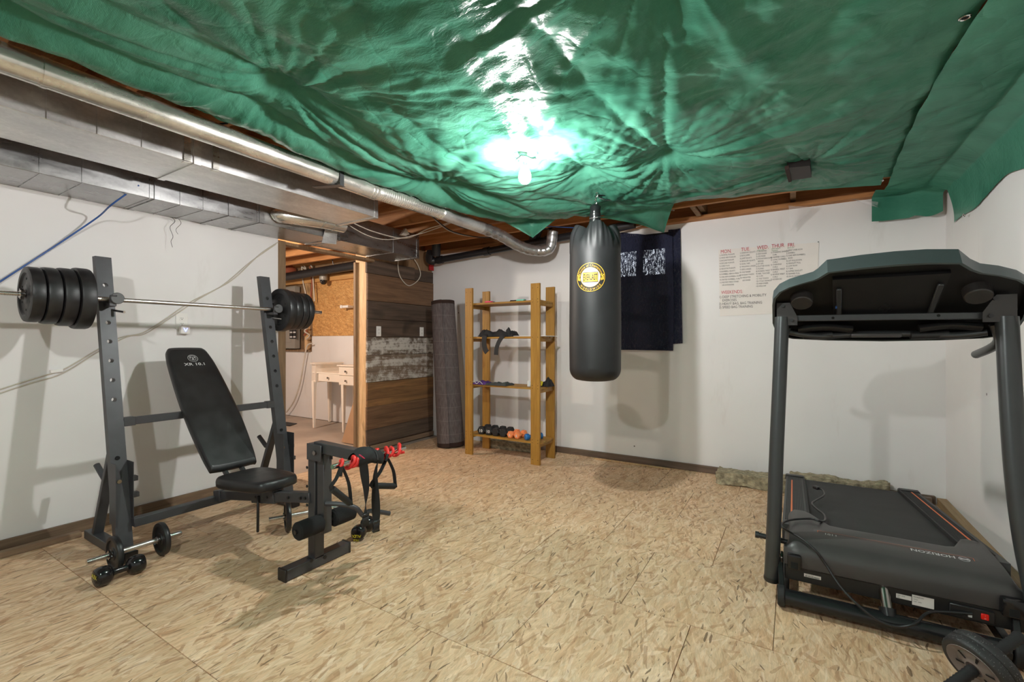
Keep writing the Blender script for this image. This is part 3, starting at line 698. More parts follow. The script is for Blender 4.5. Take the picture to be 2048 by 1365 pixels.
fp = thing('drain_pipe', 'black pipe slung across the far room beneath the joists', 'pipe', (-6, 3.9, 2.2))
A = PY(555, 554, 4.3); B = PY(745, 523, 4.3)
obj('pipe', MB().cyl(A, B, .062, n=24), M_blackpipe, fp)
for q in (.6, .95): obj('hanger', MB().tube([A.lerp(B, q) + V((0, -.064, -.0)), A.lerp(B, q) + V((0, 0, -.066)), A.lerp(B, q) + V((0, .064, 0)), A.lerp(B, q) + V((0, .02, .2))], .006, 6), M_blk, fp)

# ================================================================== WEIGHT BENCH
YC = 1.535
be = thing('weight_bench', 'dark grey steel weight bench with reclined black pad and two barbell uprights', 'weight bench', (-2.8, YC, 0))
def ux(z): return -3.185 - .33 * z / 1.72      # leaning uprights
def boolholes(mb, zs_, yc, par): pass
for yc, s in ((1.045, -1), (2.02, 1)):
    # upright built as strips so that the holes are real
    holes = [1.545, 1.322, 1.212, 1.100, .988, .876]
    hw, tx = .0375, .024; mb = MB()
    def P(z, y, f): return V((ux(z) + (tx if f else -tx), yc + y, z))
    zb, zt = .055, 1.715; R = .0125; N = 16
    for f in (0, 1):
        vs = []; fs = []
        cuts = [zb] + [h for hh in sorted(holes) for h in (hh - .03, hh + .03)] + [zt]
        for i in range(0, len(cuts), 2):
            a, b = cuts[i], cuts[i + 1]; o_ = len(vs); vs += [P(a, -hw, f), P(a, hw, f), P(b, hw, f), P(b, -hw, f)]; fs.append((o_, o_ + 1, o_ + 2, o_ + 3))
        for h in sorted(holes):
            o_ = len(vs); inn = []; out = []
            for k in range(N):
                a = 2 * PI * (k + .5) / N; cx, cz = math.cos(a), math.sin(a); q = max(abs(cx) / hw, abs(cz) / .03)
                inn.append(P(h + R * cz, R * cx, f)); out.append(P(h + cz / q, cx / q, f))
            vs += inn + out
            for k in range(N): fs.append((o_ + k, o_ + (k + 1) % N, o_ + N + (k + 1) % N, o_ + N + k))
            # corners
            for cx, cz in ((1, 1), (-1, 1), (-1, -1), (1, -1)):
                ks = sorted(range(N), key=lambda k: (math.cos(2 * PI * (k + .5) / N) - cx * .7) ** 2 + (math.sin(2 * PI * (k + .5) / N) - cz * .7) ** 2)[:2]
                o2 = len(vs); vs.append(P(h + cz * .03, cx * hw, f)); fs.append((o_ + N + ks[0], o_ + N + ks[1], o2))
        mb.add(vs, fs, False)
    for h in holes:
        mb.add([P(h + R * math.sin(2 * PI * (k + .5) / N), R * math.cos(2 * PI * (k + .5) / N), f) for f in (0, 1) for k in range(N)], [(k, (k + 1) % N, N + (k + 1) % N, N + k) for k in range(N)])
    for y in (-hw, hw): mb.add([P(zb, y, 0), P(zb, y, 1), P(zt, y, 1), P(zt, y, 0)], [(0, 1, 2, 3)], False)
    for z in (zb, zt): mb.add([P(z, -hw, 0), P(z, hw, 0), P(z, hw, 1), P(z, -hw, 1)], [(0, 1, 2, 3)], False)
    obj('upright', mb, M_frame, be, sharp=30)
    # foot tube, rear brace, gusset
    obj('foot', MB().bb(-3.70, -3.10, yc - .03, yc + .03, .004, .055, .003), M_frame, be)
    obj('foot_cap', MB().bb(-3.10, -3.088, yc - .031, yc + .031, .002, .057, .003), M_blk, be)
    obj('rear_brace', MB().bar((-3.58, yc, .055), (ux(.62) - .02, yc, .62), .05, .03, (1, 0, 0)), M_frame, be)
    obj('gusset_plate', MB().bb(ux(.27) - .03, ux(.27) + .06, yc - .041, yc - .038, .19, .53).bb(ux(.27) - .03, ux(.27) + .06, yc + .038, yc + .041, .19, .53), M_frame, be)
    for z, m in ((.42, M_chrome), (.55, M_hole)): obj('bolt', MB().cyl(V((ux(z) + .024, yc - .005, z)), V((ux(z) + .030, yc - .005, z)), .011, n=12), m, be)
    obj('storage_peg', MB().cyl((-3.47, yc, .40), (-3.545, yc - .015, .475), .016, n=14), M_frame, be)
    for z in (.33, .42): obj('bracket', MB().bb(ux(z) - .01, ux(z) + .03, yc + .036, yc + .082, z - .014, z + .014, .002), M_frame, be)
    # hook catch in front of the upright
    hk = obj('bar_hook', MB().bar((ux(1.43) + .02, yc, 1.425), (ux(1.43) + .115, yc, 1.425), .034, .02).bar((ux(1.43) + .105, yc, 1.42), (ux(1.43) + .125, yc, 1.48), .034, .012, (1, 0, 0)), M_frame, be)
    obj('round_cap', MB().cyl((ux(1.43) + .118, yc + .018, 1.462), (ux(1.43) + .128, yc + .018, 1.462), .033, n=28, bev=.003), M_hook, hk)
    obj('hook_pin', MB().cyl((ux(1.40) - .03, yc, 1.405), (ux(1.40) + .10, yc + .055, 1.385), .007, n=10), M_steel, hk)
obj('crossbar', MB().bb(ux(.72) - .02, ux(.72) + .02, 1.08, 1.985, .722, .765, .003), M_frame, be)
for y0 in (1.083, 1.93): obj('crossbar_sleeve', MB().bb(ux(.72) - .023, ux(.72) + .023, y0, y0 + .055, .718, .769, .002), M_frame, be)
obj('lower_crossbar', MB().bb(-3.20, -3.155, 1.08, 1.985, .165, .215, .003), M_frame, be)
# bench beam (rises to the front post)
bA, bB = V((-3.20, YC, .215)), V((-2.20, YC, .375))
obj('beam', MB().bar(bA, bB, .045, .055), M_frame, be)
obj('beam_bracket', MB().bar(bA + V((.02, 0, 0)), bA + V((.09, 0, .012)), .06, .07), M_frame, be)
obj('seat_bracket', MB().bar(bA.lerp(bB, .45), bA.lerp(bB, .68), .058, .075), M_frame, be)
obj('lever_handle', MB().bar((-2.66, YC - .035, .31), (-2.655, YC - .04, .10), .013, .013, (1, 0, 0)), M_blk, be)
for q in (.5, .62, .82, .93, .97):
    p = bA.lerp(bB, q); obj('bolt', MB().cyl(p + V((0, -.024, 0)), p + V((0, -.031, 0)), .008, n=10), M_blk, be)
obj('front_post', MB().bb(-2.225, -2.165, YC - .012, YC + .046, .05, .665, .003), M_frame, be)
obj('front_foot', MB().bb(-2.225, -2.165, 1.362, 1.745, .004, .06, .003), M_frame, be)
for y0 in (1.355, 1.742): obj('foot_cap', MB().bb(-2.228, -2.162, y0, y0 + .012, .001, .063, .002), M_blk, be)
for z in (.34, .44, .54): obj('hole', MB().cyl((-2.205, YC - .0315, z), (-2.205, YC - .0295, z), .008, n=12), M_hole, be)
for p in ((-2.195, YC - .032, .055), (-2.195, YC + .05, .04)): obj('bolt', MB().cyl(p, V(p) + V((.033, 0, 0)), .010, n=8), M_blk, be)
# leg lever
lv = obj('leg_lever', MB().bb(-2.150, -2.095, YC - .010, YC + .042, .20, .64, .003), M_frame, be)
obj('pivot_plate', MB().bb(-2.20, -2.08, YC - .037, YC - .032, .585, .672, .002), M_frame, be)
obj('pivot_plate', MB().bb(-2.20, -2.08, YC + .032, YC + .037, .585, .672, .002), M_frame, be)
obj('pivot_bolt', MB().cyl((-2.125, YC - .047, .63), (-2.125, YC - .036, .63), .012, n=12), M_chrome, be)
ar = obj('preacher_arm', MB().bar((-2.16, YC, .655), (-1.80, YC + .02, .640), .05, .055), M_frame, be)
obj('arm_tube', MB().cyl((-1.785, 1.345, .640), (-1.785, 1.80, .636), .0125, n=18), M_steel, be)
obj('arm_tube_end', MB().cyl((-1.785, 1.343, .640), (-1.785, 1.346, .640), .009, n=14), simple('green_plug', lin(90, 120, 95), .5), be)
for a, b in ((1.385, 1.525), (1.592, 1.725)):
    P0 = V((-2.115, a, .258)); P1 = V((-2.115, b, .258))
    pr = [(0, 0), (.038, 0), (.046, .008), (.047, (b - a) / 2), (.046, b - a - .008), (.038, b - a), (0, b - a)]
    obj('foam_roller', MB().lathe(pr, P0, (0, 1, 0), 28), M_foam, be)
obj('roller_axle', MB().cyl((-2.115, 1.375, .258), (-2.115, 1.74, .258), .011, n=14), M_blk, be)
obj('curl_hook', MB().tube([(-2.09, YC, .36), (-2.02, 1.58, .355), (-1.97, 1.63, .33), (-1.95, 1.66, .285), (-1.94, 1.69, .30), (-1.92, 1.74, .285), (-1.90, 1.80, .26)], .0125, 12, smooth=5), M_frame, be)
# pads
def pad(name, cen, ax_l, ax_w, nrm, outline, th, par):
    # outline: list of (l, w); rounded by profile
    cen = V(cen); l_, w_, n_ = V(ax_l).normalized(), V(ax_w).normalized(), V(nrm).normalized()
    pl = crom([V((a, b, 0)) for a, b in outline], 6, True); N = len(pl); secs = []
    c0 = V((sum(p.x for p in pl) / N, sum(p.y for p in pl) / N, 0))
    for (ins, h) in ((.030, 0), (.010, .002), (0, .010), (0, th * .55), (.004, th * .78), (.012, th * .92), (.030, th)):
        s_ = []
        for p in pl:
            d = (p - c0); L = d.length; q = c0 + d * max(0, (L - ins)) / L; s_.append(cen + l_ * q.x + w_ * q.y + n_ * h)
        secs.append(s_)
    mb = MB().loft(secs, caps=False); mb.add(secs[0], [tuple(range(N))[::-1]])
    # crowned top
    top = secs[-1]; prev = top; cc = sum(top, V((0, 0, 0))) / N
    rings = [top]
    for f, hh in ((.75, .004), (.45, .007), (.15, .008)): rings.append([cc + (p - cc) * f + n_ * hh for p in top])
    vs = [p for r in rings for p in r]; fs = []
    for i in range(len(rings) - 1):
        for k in range(N): fs.append((i * N + k, i * N + (k + 1) % N, (i + 1) * N + (k + 1) % N, (i + 1) * N + k))
    fs.append(tuple(range(3 * N, 4 * N))); mb.add(vs, fs)
    return obj(name, mb, M_vinyl, par, sharp=60)
pb, pt = V((-2.965, YC, .435)), V((-3.60, YC, 1.175))
ld = (pt - pb).normalized(); nn = V((-ld.z, 0, ld.x)); nn = -nn if nn.x < 0 else nn
L = (pt - pb).length
bk = pad('backrest', pb - nn * .045, ld, (0, 1, 0), nn, [(0.0, -.11), (0.0, .10), (.025, .135), (.30, .157), (.55, .156), (.80, .138), (L - .06, .118), (L - .012, .098), (L, .06), (L, -.09), (L - .02, -.125), (L - .08, -.140), (.80, -.150), (.55, -.163), (.30, -.163), (.04, -.145)], .05, be)
obj('backing_board', MB().bar(pb + ld * .06 - nn * .052, pt - ld * .08 - nn * .052, .16, .012, nn), M_blk, be)
for s in (-.05, .05): obj('back_strut', MB().bar(pb + ld * .10 - nn * .060 + V((0, s, 0)), V((-2.90, YC + s, .325)), .02, .03, nn), M_tube, be)
obj('seat', MB(), M_vinyl, be) if False else None
pad('seat', (-2.72, YC, .355), (1, 0, .06), (0, 1, 0), (-.06, 0, 1), [(-.235, -.11), (-.25, 0), (-.235, .11), (-.15, .155), (.05, .15), (.20, .12), (.235, .06), (.24, 0), (.235, -.06), (.20, -.12), (.05, -.15), (-.15, -.155)], .062, be)
# emblem and lettering printed on the backrest
ec = pb + ld * (L - .115) + nn * .0135 + V((0, -.004, 0))
def bkmap(x, y): return ec + V((0, 1, 0)) * x + ld * y
def ringm(c0, r0, r1, mp, n=40):
    vs = [mp(c0[0] + r * math.cos(2 * PI * k / n), c0[1] + r * math.sin(2 * PI * k / n)) for r in (r0, r1) for k in range(n)]
    return vs, [(k, (k + 1) % n, n + (k + 1) % n, n + k) for k in range(n)]
mb = MB(); mb.add(*ringm((0, 0), .0285, .0305, bkmap), smooth=False); mb.add(*ringm((0, 0), .0185, .0200, bkmap), smooth=False)
# barbell-lifting figure reduced to simple strokes
for a, b, w_ in (((-.013, .006), (.013, .006), .0022), ((0, -.012), (0, .008), .004), ((-.006, -.013), (0, -.002), .003), ((.006, -.013), (0, -.002), .003), ((-.013, .001), (-.013, .011), .0035), ((.013, .001), (.013, .011), .0035)):
    d = V((b[0] - a[0], b[1] - a[1], 0)).normalized(); q = V((-d.y, d.x, 0)) * w_ / 2
    mb.add([bkmap(a[0] + q.x, a[1] + q.y), bkmap(b[0] + q.x, b[1] + q.y), bkmap(b[0] - q.x, b[1] - q.y), bkmap(a[0] - q.x, a[1] - q.y)], [(0, 1, 2, 3)], False)
obj('emblem', mb, M_print, be)
def arcmap(mp, r, sgn=1):
    def f(x, y): a = PI / 2 - x / r * sgn if sgn > 0 else -PI / 2 + x / r; rr = r + y if sgn > 0 else r - y; return mp(rr * math.cos(a), rr * math.sin(a))
    return f
text('ring_lettering', [("GOLD'S GYM", 0, 0, .0078)], 1, M_print, be, ec, (0, 1, 0), ld, arcmap(bkmap, .0215), 'CENTER')
text('model_lettering', [('XR 10.1', 0, 0, .032)], 1, M_print, be, ec - ld * .058, (0, 1, 0), ld, lambda x, y: bkmap(x * 1.25, y - .062), 'CENTER', bold=.012)

# ================================================================== BARBELL AND DUMBBELLS
def plate(c, ax, r, t, par, tilt=0, holes=False, name='weight_plate'):
    pr = [(.014, .004), (r * .35, .004), (r * .38, .008), (r * .74, .008), (r * .78, 0), (r - .012, 0), (r - .003, .003), (r, .012), (r, t - .012), (r - .003, t - .003), (r - .012, t), (r * .78, t), (r * .74, t - .008), (r * .38, t - .008), (r * .35, t - .004), (.014, t - .004)]
    o = obj(name, MB().lathe(pr, c, ax, 48), M_plate, par, sharp=50)
    if holes:
        ax = V(ax).normalized(); u = ax.orthogonal().normalized(); w_ = ax.cross(u); mb = MB()
        for k in range(6):
            a = k * PI / 3 + .3; q = V(c) + (u * math.cos(a) + w_ * math.sin(a)) * r * .56
            mb.cyl(q + ax * .0075, q + ax * .0068, .006, n=10); mb.cyl(q + ax * (t - .0075), q + ax * (t - .0068), .006, n=10)
        q_ = obj('rivet_holes', mb, M_hole, o); q_['kind'] = 'stuff'
    return o
BX, BZ = -3.395, 1.457
bb_ = thing('barbell', 'chrome barbell loaded with four black plates each end, racked on the bench', 'barbell', (BX, YC, BZ))
obj('bar', MB().cyl((BX, .98, BZ), (BX, 2.05, BZ), .0135, n=20), M_steel2, bb_)
def threaded(p0, p1, r, pitch=.0055, n=14, amp=.0016):
    p0, p1 = V(p0), V(p1); L = (p1 - p0).length; k = int(L / pitch * 4); d = (p1 - p0).normalized()
    pr = [(0, 0)] + [(r + (amp if i % 4 in (0, 1) else -amp), L * i / k) for i in range(k + 1)] + [(0, L)]
    return MB().lathe(pr, p0, d, n)
obj('threaded_end', threaded((BX, .50, BZ), (BX, .98, BZ), .012), M_steel, bb_)
obj('threaded_end', threaded((BX, 2.05, BZ), (BX, 2.45, BZ), .012), M_steel, bb_)
yy = .995
yy = .950
for r, t in ((.170, .070), (.158, .063), (.151, .062), (.145, .058)): yy -= t; plate((BX, yy, BZ - (r - .145) * .25), (0, 1, 0), r, t - .003, bb_, holes=True)
yy = 2.068
for r, t in ((.166, .062), (.156, .058), (.151, .056), (.147, .050)): plate((BX, yy, BZ), (0, 1, 0), r, t - .003, bb_, holes=True); yy += t
def starcollar(c, ax, par, R=.028, t=.014):
    ax = V(ax).normalized(); u = ax.orthogonal().normalized(); w_ = ax.cross(u); poly = []
    for k in range(24):
        a = 2 * PI * k / 24; r = R if k % 4 in (0, 1) else R * .72; poly.append(V(c) + (u * math.cos(a) + w_ * math.sin(a)) * r)
    return obj('star_collar', MB().prism(poly, ax * t), M_steel, par)
starcollar((BX, .681, BZ), (0, 1, 0), bb_); starcollar((BX, 2.297, BZ), (0, 1, 0), bb_, t=.010)

def adj_dumbbell(label, p0, p1, a, b, r, t=.03):
    p0, p1 = V(p0), V(p1); d = (p1 - p0).normalized(); L = (p1 - p0).length
    th = thing('adjustable_dumbbell', label, 'dumbbell', (p0 + p1) / 2 * 1.0 - V((0, 0, (p0.z + p1.z) / 2)))
    obj('grip', MB().cyl(p0 + d * (L * .30), p0 + d * (L * .72), .0135, n=18), M_steel2, th)
    obj('threaded_end', threaded(p0, p0 + d * (L * .30), .0125), M_steel, th); obj('threaded_end', threaded(p0 + d * (L * .72), p1, .0125), M_steel, th)
    for q, s in ((a, 1), (b, -1)):
        c = p0 + d * (L * q); plate(c - d * t / 2, d, r, t, th)
        starcollar(c - d * s * (t / 2 + .012), d, th, .024, .011)
        obj('inner_ring', MB().lathe([(.013, 0), (.020, .002), (.020, .010), (.013, .012)], c + d * s * (t / 2 + .004) - d * (.006), d), M_steel, th)
    return th
r1 = .092
adj_dumbbell('adjustable chrome dumbbell with two thin black discs, by the left upright foot', (-3.045, .845, r1 + .002), (-3.045, 1.265, r1 + .002), .27, .77, r1)
adj_dumbbell('adjustable chrome dumbbell with black discs under the bench, behind the front post', (-2.79, 1.64, .1), (-2.60, 2.02, .1), .25, .80, .098)
def dip_dumbbell(label, c0, c1, r, rz_text=None, m=M_dip):
    c0, c1 = V(c0), V(c1); d = (c1 - c0).normalized(); L = (c1 - c0).length
    th = thing('dumbbell', label, 'dumbbell', (c0 + c1) / 2 - V((0, 0, c0.z)))
    hl = r * 1.55
    pr = [(0, 0), (r * .62, .002), (r * .86, r * .14), (r * .98, r * .42), (r, r * .75), (r * .97, r * 1.1), (r * .82, r * 1.4), (r * .55, hl), (.016, hl + .004)]
    obj('head', MB().lathe(pr, c0, d, 28), m, th, sharp=80); obj('head', MB().lathe(pr, c1, -d, 28), m, th, sharp=80)
    obj('grip', MB().lathe([(.018, 0), (.015, .02), (.0165, (L - 2 * hl) / 2), (.015, L - 2 * hl - .02), (.018, L - 2 * hl)], c0 + d * hl, d, 20), m, th)
    return th
c0, c1 = V((-2.915, .835, .048)), V((-2.925, 1.045, .048)); d = (c1 - c0).normalized()
dd = dip_dumbbell('glossy black dipped dumbbell with yellow lettering lying in front of the rack', c0, c1, .047)
text('yellow_lettering', [('ALEX', 0, 0, .026)], 1, M_yel, dd, c0 + V((.012, -.0012, .006)) , (1, -.0, 0), (0, .0, 1), None, 'CENTER', bold=.02)
text('faint_lettering', [('10 LB', 0, 0, .015)], 1, M_hook, dd, c0 + V((.012, -.0012, -.018)), (1, 0, 0), (0, 0, 1), None, 'CENTER')
c1 = PY(713, 1046, 1.86); c1.z = .048; dv2 = V((-.45, .89, 0)); c2 = c1 + dv2 * .205
d2 = dip_dumbbell('black dumbbell with upside-down yellow lettering beyond the foam rollers', c1, c2, .045)
fx = V((.89, .45, 0))
text('yellow_lettering', [('ALEX', 0, 0, .024), ('10LB', 0, .026, .018)], 1, M_yel, d2, c1 - dv2 * .0015 + V((0, 0, -.004)) + V((0, 0, .0)) , -fx, (0, 0, -1), None, 'CENTER', bold=.02)

# ================================================================== RESISTANCE TUBE AND STRAP HUNG ON THE BENCH ARM
AX = -1.785
rt = thing('resistance_tube', 'red coiled rubber resistance tube with two black foam handles on the bench arm', 'exercise band', (AX, 1.57, .45))
def coil(y0, y1, turns, R, ph=0, zz=.638):
    pts = []; n = int(turns * 14)
    for i in range(n + 1):
        t = i / n; a = 2 * PI * turns * t + ph; rr = R * (1 + .25 * math.sin(i * .9))
        pts.append((AX + rr * math.cos(a), y0 + (y1 - y0) * t + .008 * math.sin(a * .5), zz + rr * math.sin(a) * 1.0))
    return pts
obj('tube', MB().tube(coil(1.372, 1.50, 1.7, .023) + coil(1.60, 1.79, 2.4, .023, 1.5), .0080, 10, smooth=2), M_redtube, rt)
obj('tube', MB().tube(coil(1.40, 1.50, 1.0, .027, 2.6) + coil(1.62, 1.78, 1.5, .026, 2.5), .0076, 10, smooth=2), M_redtube, rt)
def handle(A, B, top, par, r=.0155):
    A, B, top = V(A), V(B), V(top); d = (B - A).normalized()
    obj('handle_grip', MB().lathe([(0, 0), (r * .9, 0), (r, .004), (r, (B - A).length - .004), (r * .9, (B - A).length), (0, (B - A).length)], A, d, 22), M_blkm, par)
    obj('handle_strap', MB().ribbon([top, top.lerp(A, .5) + V((.012, -.01, 0)), A + V((0, -.004, .014)), A - d * .006 + V((0, 0, -.006)), A + d * .02], .022, (1, 0, 0), .003), M_webbing, par)
    obj('handle_strap', MB().ribbon([top, top.lerp(B, .45) + V((.012, .008, 0)), B + V((0, .004, .014)), B + d * .006 + V((0, 0, -.004)), B - d * .02], .022, (1, 0, 0), .003), M_webbing, par)
handle(PX(664, 975, -1.77), PX(700, 1004, -1.77), PX(683, 928, -1.775), rt)
handle(PX(745, 969, -1.76), PX(789, 970, -1.76), PX(774, 912, -1.775), rt)
obj('tube_clip', MB().cyl(PX(683, 930, -1.76), PX(681, 950, -1.76), .008, n=10), M_blkm, rt)
obj('tube_clip', MB().cyl(PX(776, 906, -1.76), PX(771, 919, -1.76), .008, n=10), M_blkm, rt)
st = thing('suspension_strap', 'black webbing strap trainer with fabric pouch draped over the bench arm', 'exercise strap', (AX, 1.55, .35))
# padded pouch draped over the arm
def pouch(u, v):
    a = -2.2 + 4.4 * v; y = 1.462 + .155 * u; rr = .036 + .012 * math.sin(u * PI) + .006 * noise.noise(V((u * 5, v * 5, 1)))
    zt = .648 + .012 * math.cos((u - .35) * 5)
    x = AX + rr * math.sin(a) * 1.15; z = zt + rr * math.cos(a) * .85 - .012 * abs(a) * .5
    return V((x, y, z))
mbp = MB().grid(pouch, 18, 24)
obj('pouch', mbp, M_cloth, st, sharp=180)
obj('pouch_zip', MB().tube([pouch(.62, q / 10) + V((.002, 0, .002)) for q in range(3, 10)], .003, 6), M_tube, st)
obj('pink_tab', MB().bar(PX(719, 907, -1.735), PX(729, 915, -1.735), .013, .004), M_pink, st)
def webtwist(pts, w_, a0, a1):
    P = crom([V(p) for p in pts], 10); secs = []
    for i, p in enumerate(P):
        a = a0 + (a1 - a0) * i / (len(P) - 1); dr = V((math.sin(a), math.cos(a), 0)); tg = (P[min(i + 1, len(P) - 1)] - P[max(i - 1, 0)]).normalized()
        sd = (dr - tg * dr.dot(tg)).normalized() * w_ / 2; nn_ = tg.cross(sd).normalized() * .0012
        secs.append([p - sd - nn_, p + sd - nn_, p + sd + nn_, p - sd + nn_])
    return MB().loft(secs)
X1 = -1.745
obj('webbing', webtwist([PX(726, 918, X1), PX(729, 945, X1), PX(732, 975, X1), PX(731, 1005, X1), PX(730, 1032, X1)], .040, .2, 2.9), M_webbing, st)
obj('webbing', webtwist([PX(757, 915, X1), PX(751, 945, X1), PX(751, 985, X1), PX(752, 1015, X1), PX(753, 1040, X1)], .040, -.6, -3.2), M_webbing, st)
obj('loop_end', MB().ribbon([PX(731, 1028, X1), PX(731, 1038, X1 + .012), PX(731, 1050, X1), PX(728, 1038, X1 - .012)], .036, (0, 1, 0), .004), M_webbing, st)
obj('loop_end', MB().ribbon([PX(753, 1038, X1), PX(753, 1050, X1 + .012), PX(752, 1060, X1), PX(751, 1045, X1 - .012)], .036, (0, 1, 0), .004), M_webbing, st)
for p in ((731, 1028), (753, 1042), (751, 1057)): obj('buckle', MB().box(PX(*p, X1 + .006), (.010, .042, .014), None, .003), M_blk, st)

# ================================================================== PUNCHING BAG
BG = V((-1.207, 3.10, 0)); RB = .181
pbag = thing('punching_bag', 'black leather heavy punching bag hanging on a taped chain from the ceiling', 'punching bag', (BG.x, BG.y, .935))
def bagr(th, z):
    if z < 1.02:
        t = (z - .935) / .085; r = RB * (.60 + .40 * math.sqrt(max(0, 1 - (1 - t) ** 2)))
    elif z < 1.84: r = RB * (1 + .010 * math.sin((z - 1.02) * 5)) + .002 * noise.noise(V((math.cos(th) * 1.5, math.sin(th) * 1.5, z * 3)))
    else:
        t = (z - 1.84) / .205; r = RB * (1 - .03 * t - .20 * t ** 4)
        fold = abs(math.sin(th * 2 + .6)) ** .5; r *= 1 - .62 * t ** 2.2 * (1 - fold)
        r += (.0045 * math.sin(th * 17 + 2 * math.sin(th * 3)) + .004 * math.sin(th * 29 + 3 * math.sin(th * 2))) * min(1, t * 1.6)
    return r
def bagp(u, v):
    th = u * 2 * PI; z = .935 + (2.045 - .935) * v; z = .935 + (2.045 - .935) * (v ** 1.15)
    r = bagr(th, z); zz = z
    if z > 1.9: zz = z - .045 * (1 - abs(math.sin(th * 2 + .6)) ** .8) * (z - 1.9) / .145
    return V((BG.x + r * math.cos(th), BG.y + r * math.sin(th), zz))
mb = MB().grid(bagp, 120, 110); n0 = len(mb.v)
bot = [bagp(k / 120, 0) for k in range(120)]
mb.lathe([(0, .929), (.05, .9295), (.09, .932), (RB * .60, .935)], (BG.x, BG.y, 0), (0, 0, 1), 60)
obj('body', mb, M_bag, pbag, sharp=180)
# inner pleated throat
def thr(u, v):
    th = u * 2 * PI; r0 = bagr(th, 2.045) * .98; z = 2.03 - .05 * math.sin(v * PI * .5) + .04 * v; r = r0 * (1 - v) + .02 * v
    r += .008 * math.sin(th * 11) * math.sin(v * PI); return V((BG.x + r * math.cos(th), BG.y + r * math.sin(th), z - .02))
obj('gathered_top', MB().grid(thr, 90, 10), M_bag, pbag, sharp=180)
for k in range(4):
    a = k * PI / 2 + .55; p0 = BG + V((math.cos(a) * .085, math.sin(a) * .085, 1.975)); p1 = BG + V((math.cos(a) * .025, math.sin(a) * .025, 2.075))
    obj('hanging_strap', MB().ribbon([p0, p0.lerp(p1, .5) + V((math.cos(a), math.sin(a), 0)) * .002, p1], .032, (-math.sin(a), math.cos(a), 0), .004), M_bag, pbag)
obj('tape_wrap', MB().lathe([(.016, 0), (.040, .004), (.044, .02), (.037, .045), (.042, .06), (.036, .10), (.040, .13), (.022, .145)], BG + V((0, 0, 2.045)), (.02, 0, 1), 14), M_tape, pbag, sharp=60)
obj('silver_ring', MB().tube([BG + V((.040 * math.cos(a), .040 * math.sin(a), 2.098 + .01 * math.sin(a))) for a in [k * PI / 8 for k in range(16)]], .004, 6, closed=True), M_steel, pbag)
for k in range(7):
    c = BG + V((.004 * k, 0, 2.185 + k * .026)); s1 = V((1, 0, 0)) if k % 2 else V((0, 1, 0))
    obj('chain_link', MB().tube([c + s1 * (.0085 * math.cos(a)) + V((0, 0, .017 * math.sin(a))) for a in [q * PI / 6 for q in range(12)]], .0032, 6, closed=True), M_steel, pbag)
# round emblem printed on the leather, wrapped on the cylinder
EZ = PY(1181, 552, 2.93).z; ca = math.atan2(-BG.y + 0, -BG.x + 0)          # towards the camera
e_dir = math.atan2(0 - BG.y, 0 - BG.x); px_off = -.032
def bagmap(x, y, lift=.0016):
    a = e_dir + (x + px_off) / RB; z = EZ + y; r = RB * (1 + .010 * math.sin((z - 1.02) * 5)) + lift + .0015
    return V((BG.x + r * math.cos(a), BG.y + r * math.sin(a), z))
def disc(r, n=48, rings=5, lift=.0016):
    vs = [bagmap(0, 0, lift)]; fs = []
    for j in range(1, rings + 1):
        for k in range(n): vs.append(bagmap(r * j / rings * math.cos(2 * PI * k / n), r * j / rings * math.sin(2 * PI * k / n), lift))
    for k in range(n): fs.append((0, 1 + k, 1 + (k + 1) % n))
    for j in range(1, rings):
        for k in range(n): fs.append((1 + (j - 1) * n + k, 1 + (j - 1) * n + (k + 1) % n, 1 + j * n + (k + 1) % n, 1 + j * n + k))
    return MB().add(vs, fs)
ER = .099
mb = MB(); mb.add(*ringm((0, 0), ER - .004, ER, lambda x, y: bagmap(x, y, .002))); mb.add(*ringm((0, 0), .066, .068, lambda x, y: bagmap(x, y, .002)))
obj('emblem_ring', mb, M_gold, pbag)
obj('emblem_disc', disc(.066), M_silver, pbag)
def quad(x0, x1, y0, y1, lift, sk=0, nx=8):
    mb_ = MB(); mb_.grid(lambda u, v: bagmap(x0 + (x1 - x0) * u, y0 + (y1 - y0) * v + sk * (u - .5) * (v - .5) * 2 * abs(u - .5), lift), nx, 2); return mb_
obj('emblem_border', quad(-.052, .052, -.034, .034, .0030), M_ink, pbag)
obj('emblem_panel', quad(-.049, .049, -.031, .031, .0036), M_gold, pbag)
text('emblem_lettering', [('EVERLAST', 0, 0, .042)], 1, M_ink, pbag, (0, 0, 0), (1, 0, 0), (0, 0, 1), lambda x, y: bagmap(x * .50, (y - .0145) * (1.2 + 3.2 * abs(x)), .0044), 'CENTER', bold=.02)
text('emblem_arc_lettering', [('Choice of Champions', 0, 0, .0225)], 1, M_gold, pbag, (0, 0, 0), (1, 0, 0), (0, 0, 1), arcmap(lambda x, y: bagmap(x, y, .002), .074), 'CENTER')
text('emblem_arc_lettering', [('W O R L D W I D E', 0, 0, .020)], 1, M_gold, pbag, (0, 0, 0), (1, 0, 0), (0, 0, 1), arcmap(lambda x, y: bagmap(x, y, .002), .090, -1), 'CENTER', bold=.015)
for s in (-1, 1):      # small gold figures at the sides of the ring
    mb = MB()
    for (x0, x1, y0, y1) in ((.070, .078, -.024, -.006), (.080, .090, -.020, .002), (.074, .088, .002, .010), (.070, .078, .010, .022), (.082, .092, .010, .018)):
        mb.grid(lambda u, v: bagmap(s * (x0 + (x1 - x0) * u), y0 + (y1 - y0) * v + .004 * u, .002), 2, 1)
    obj('emblem_figure', mb, M_gold, pbag)
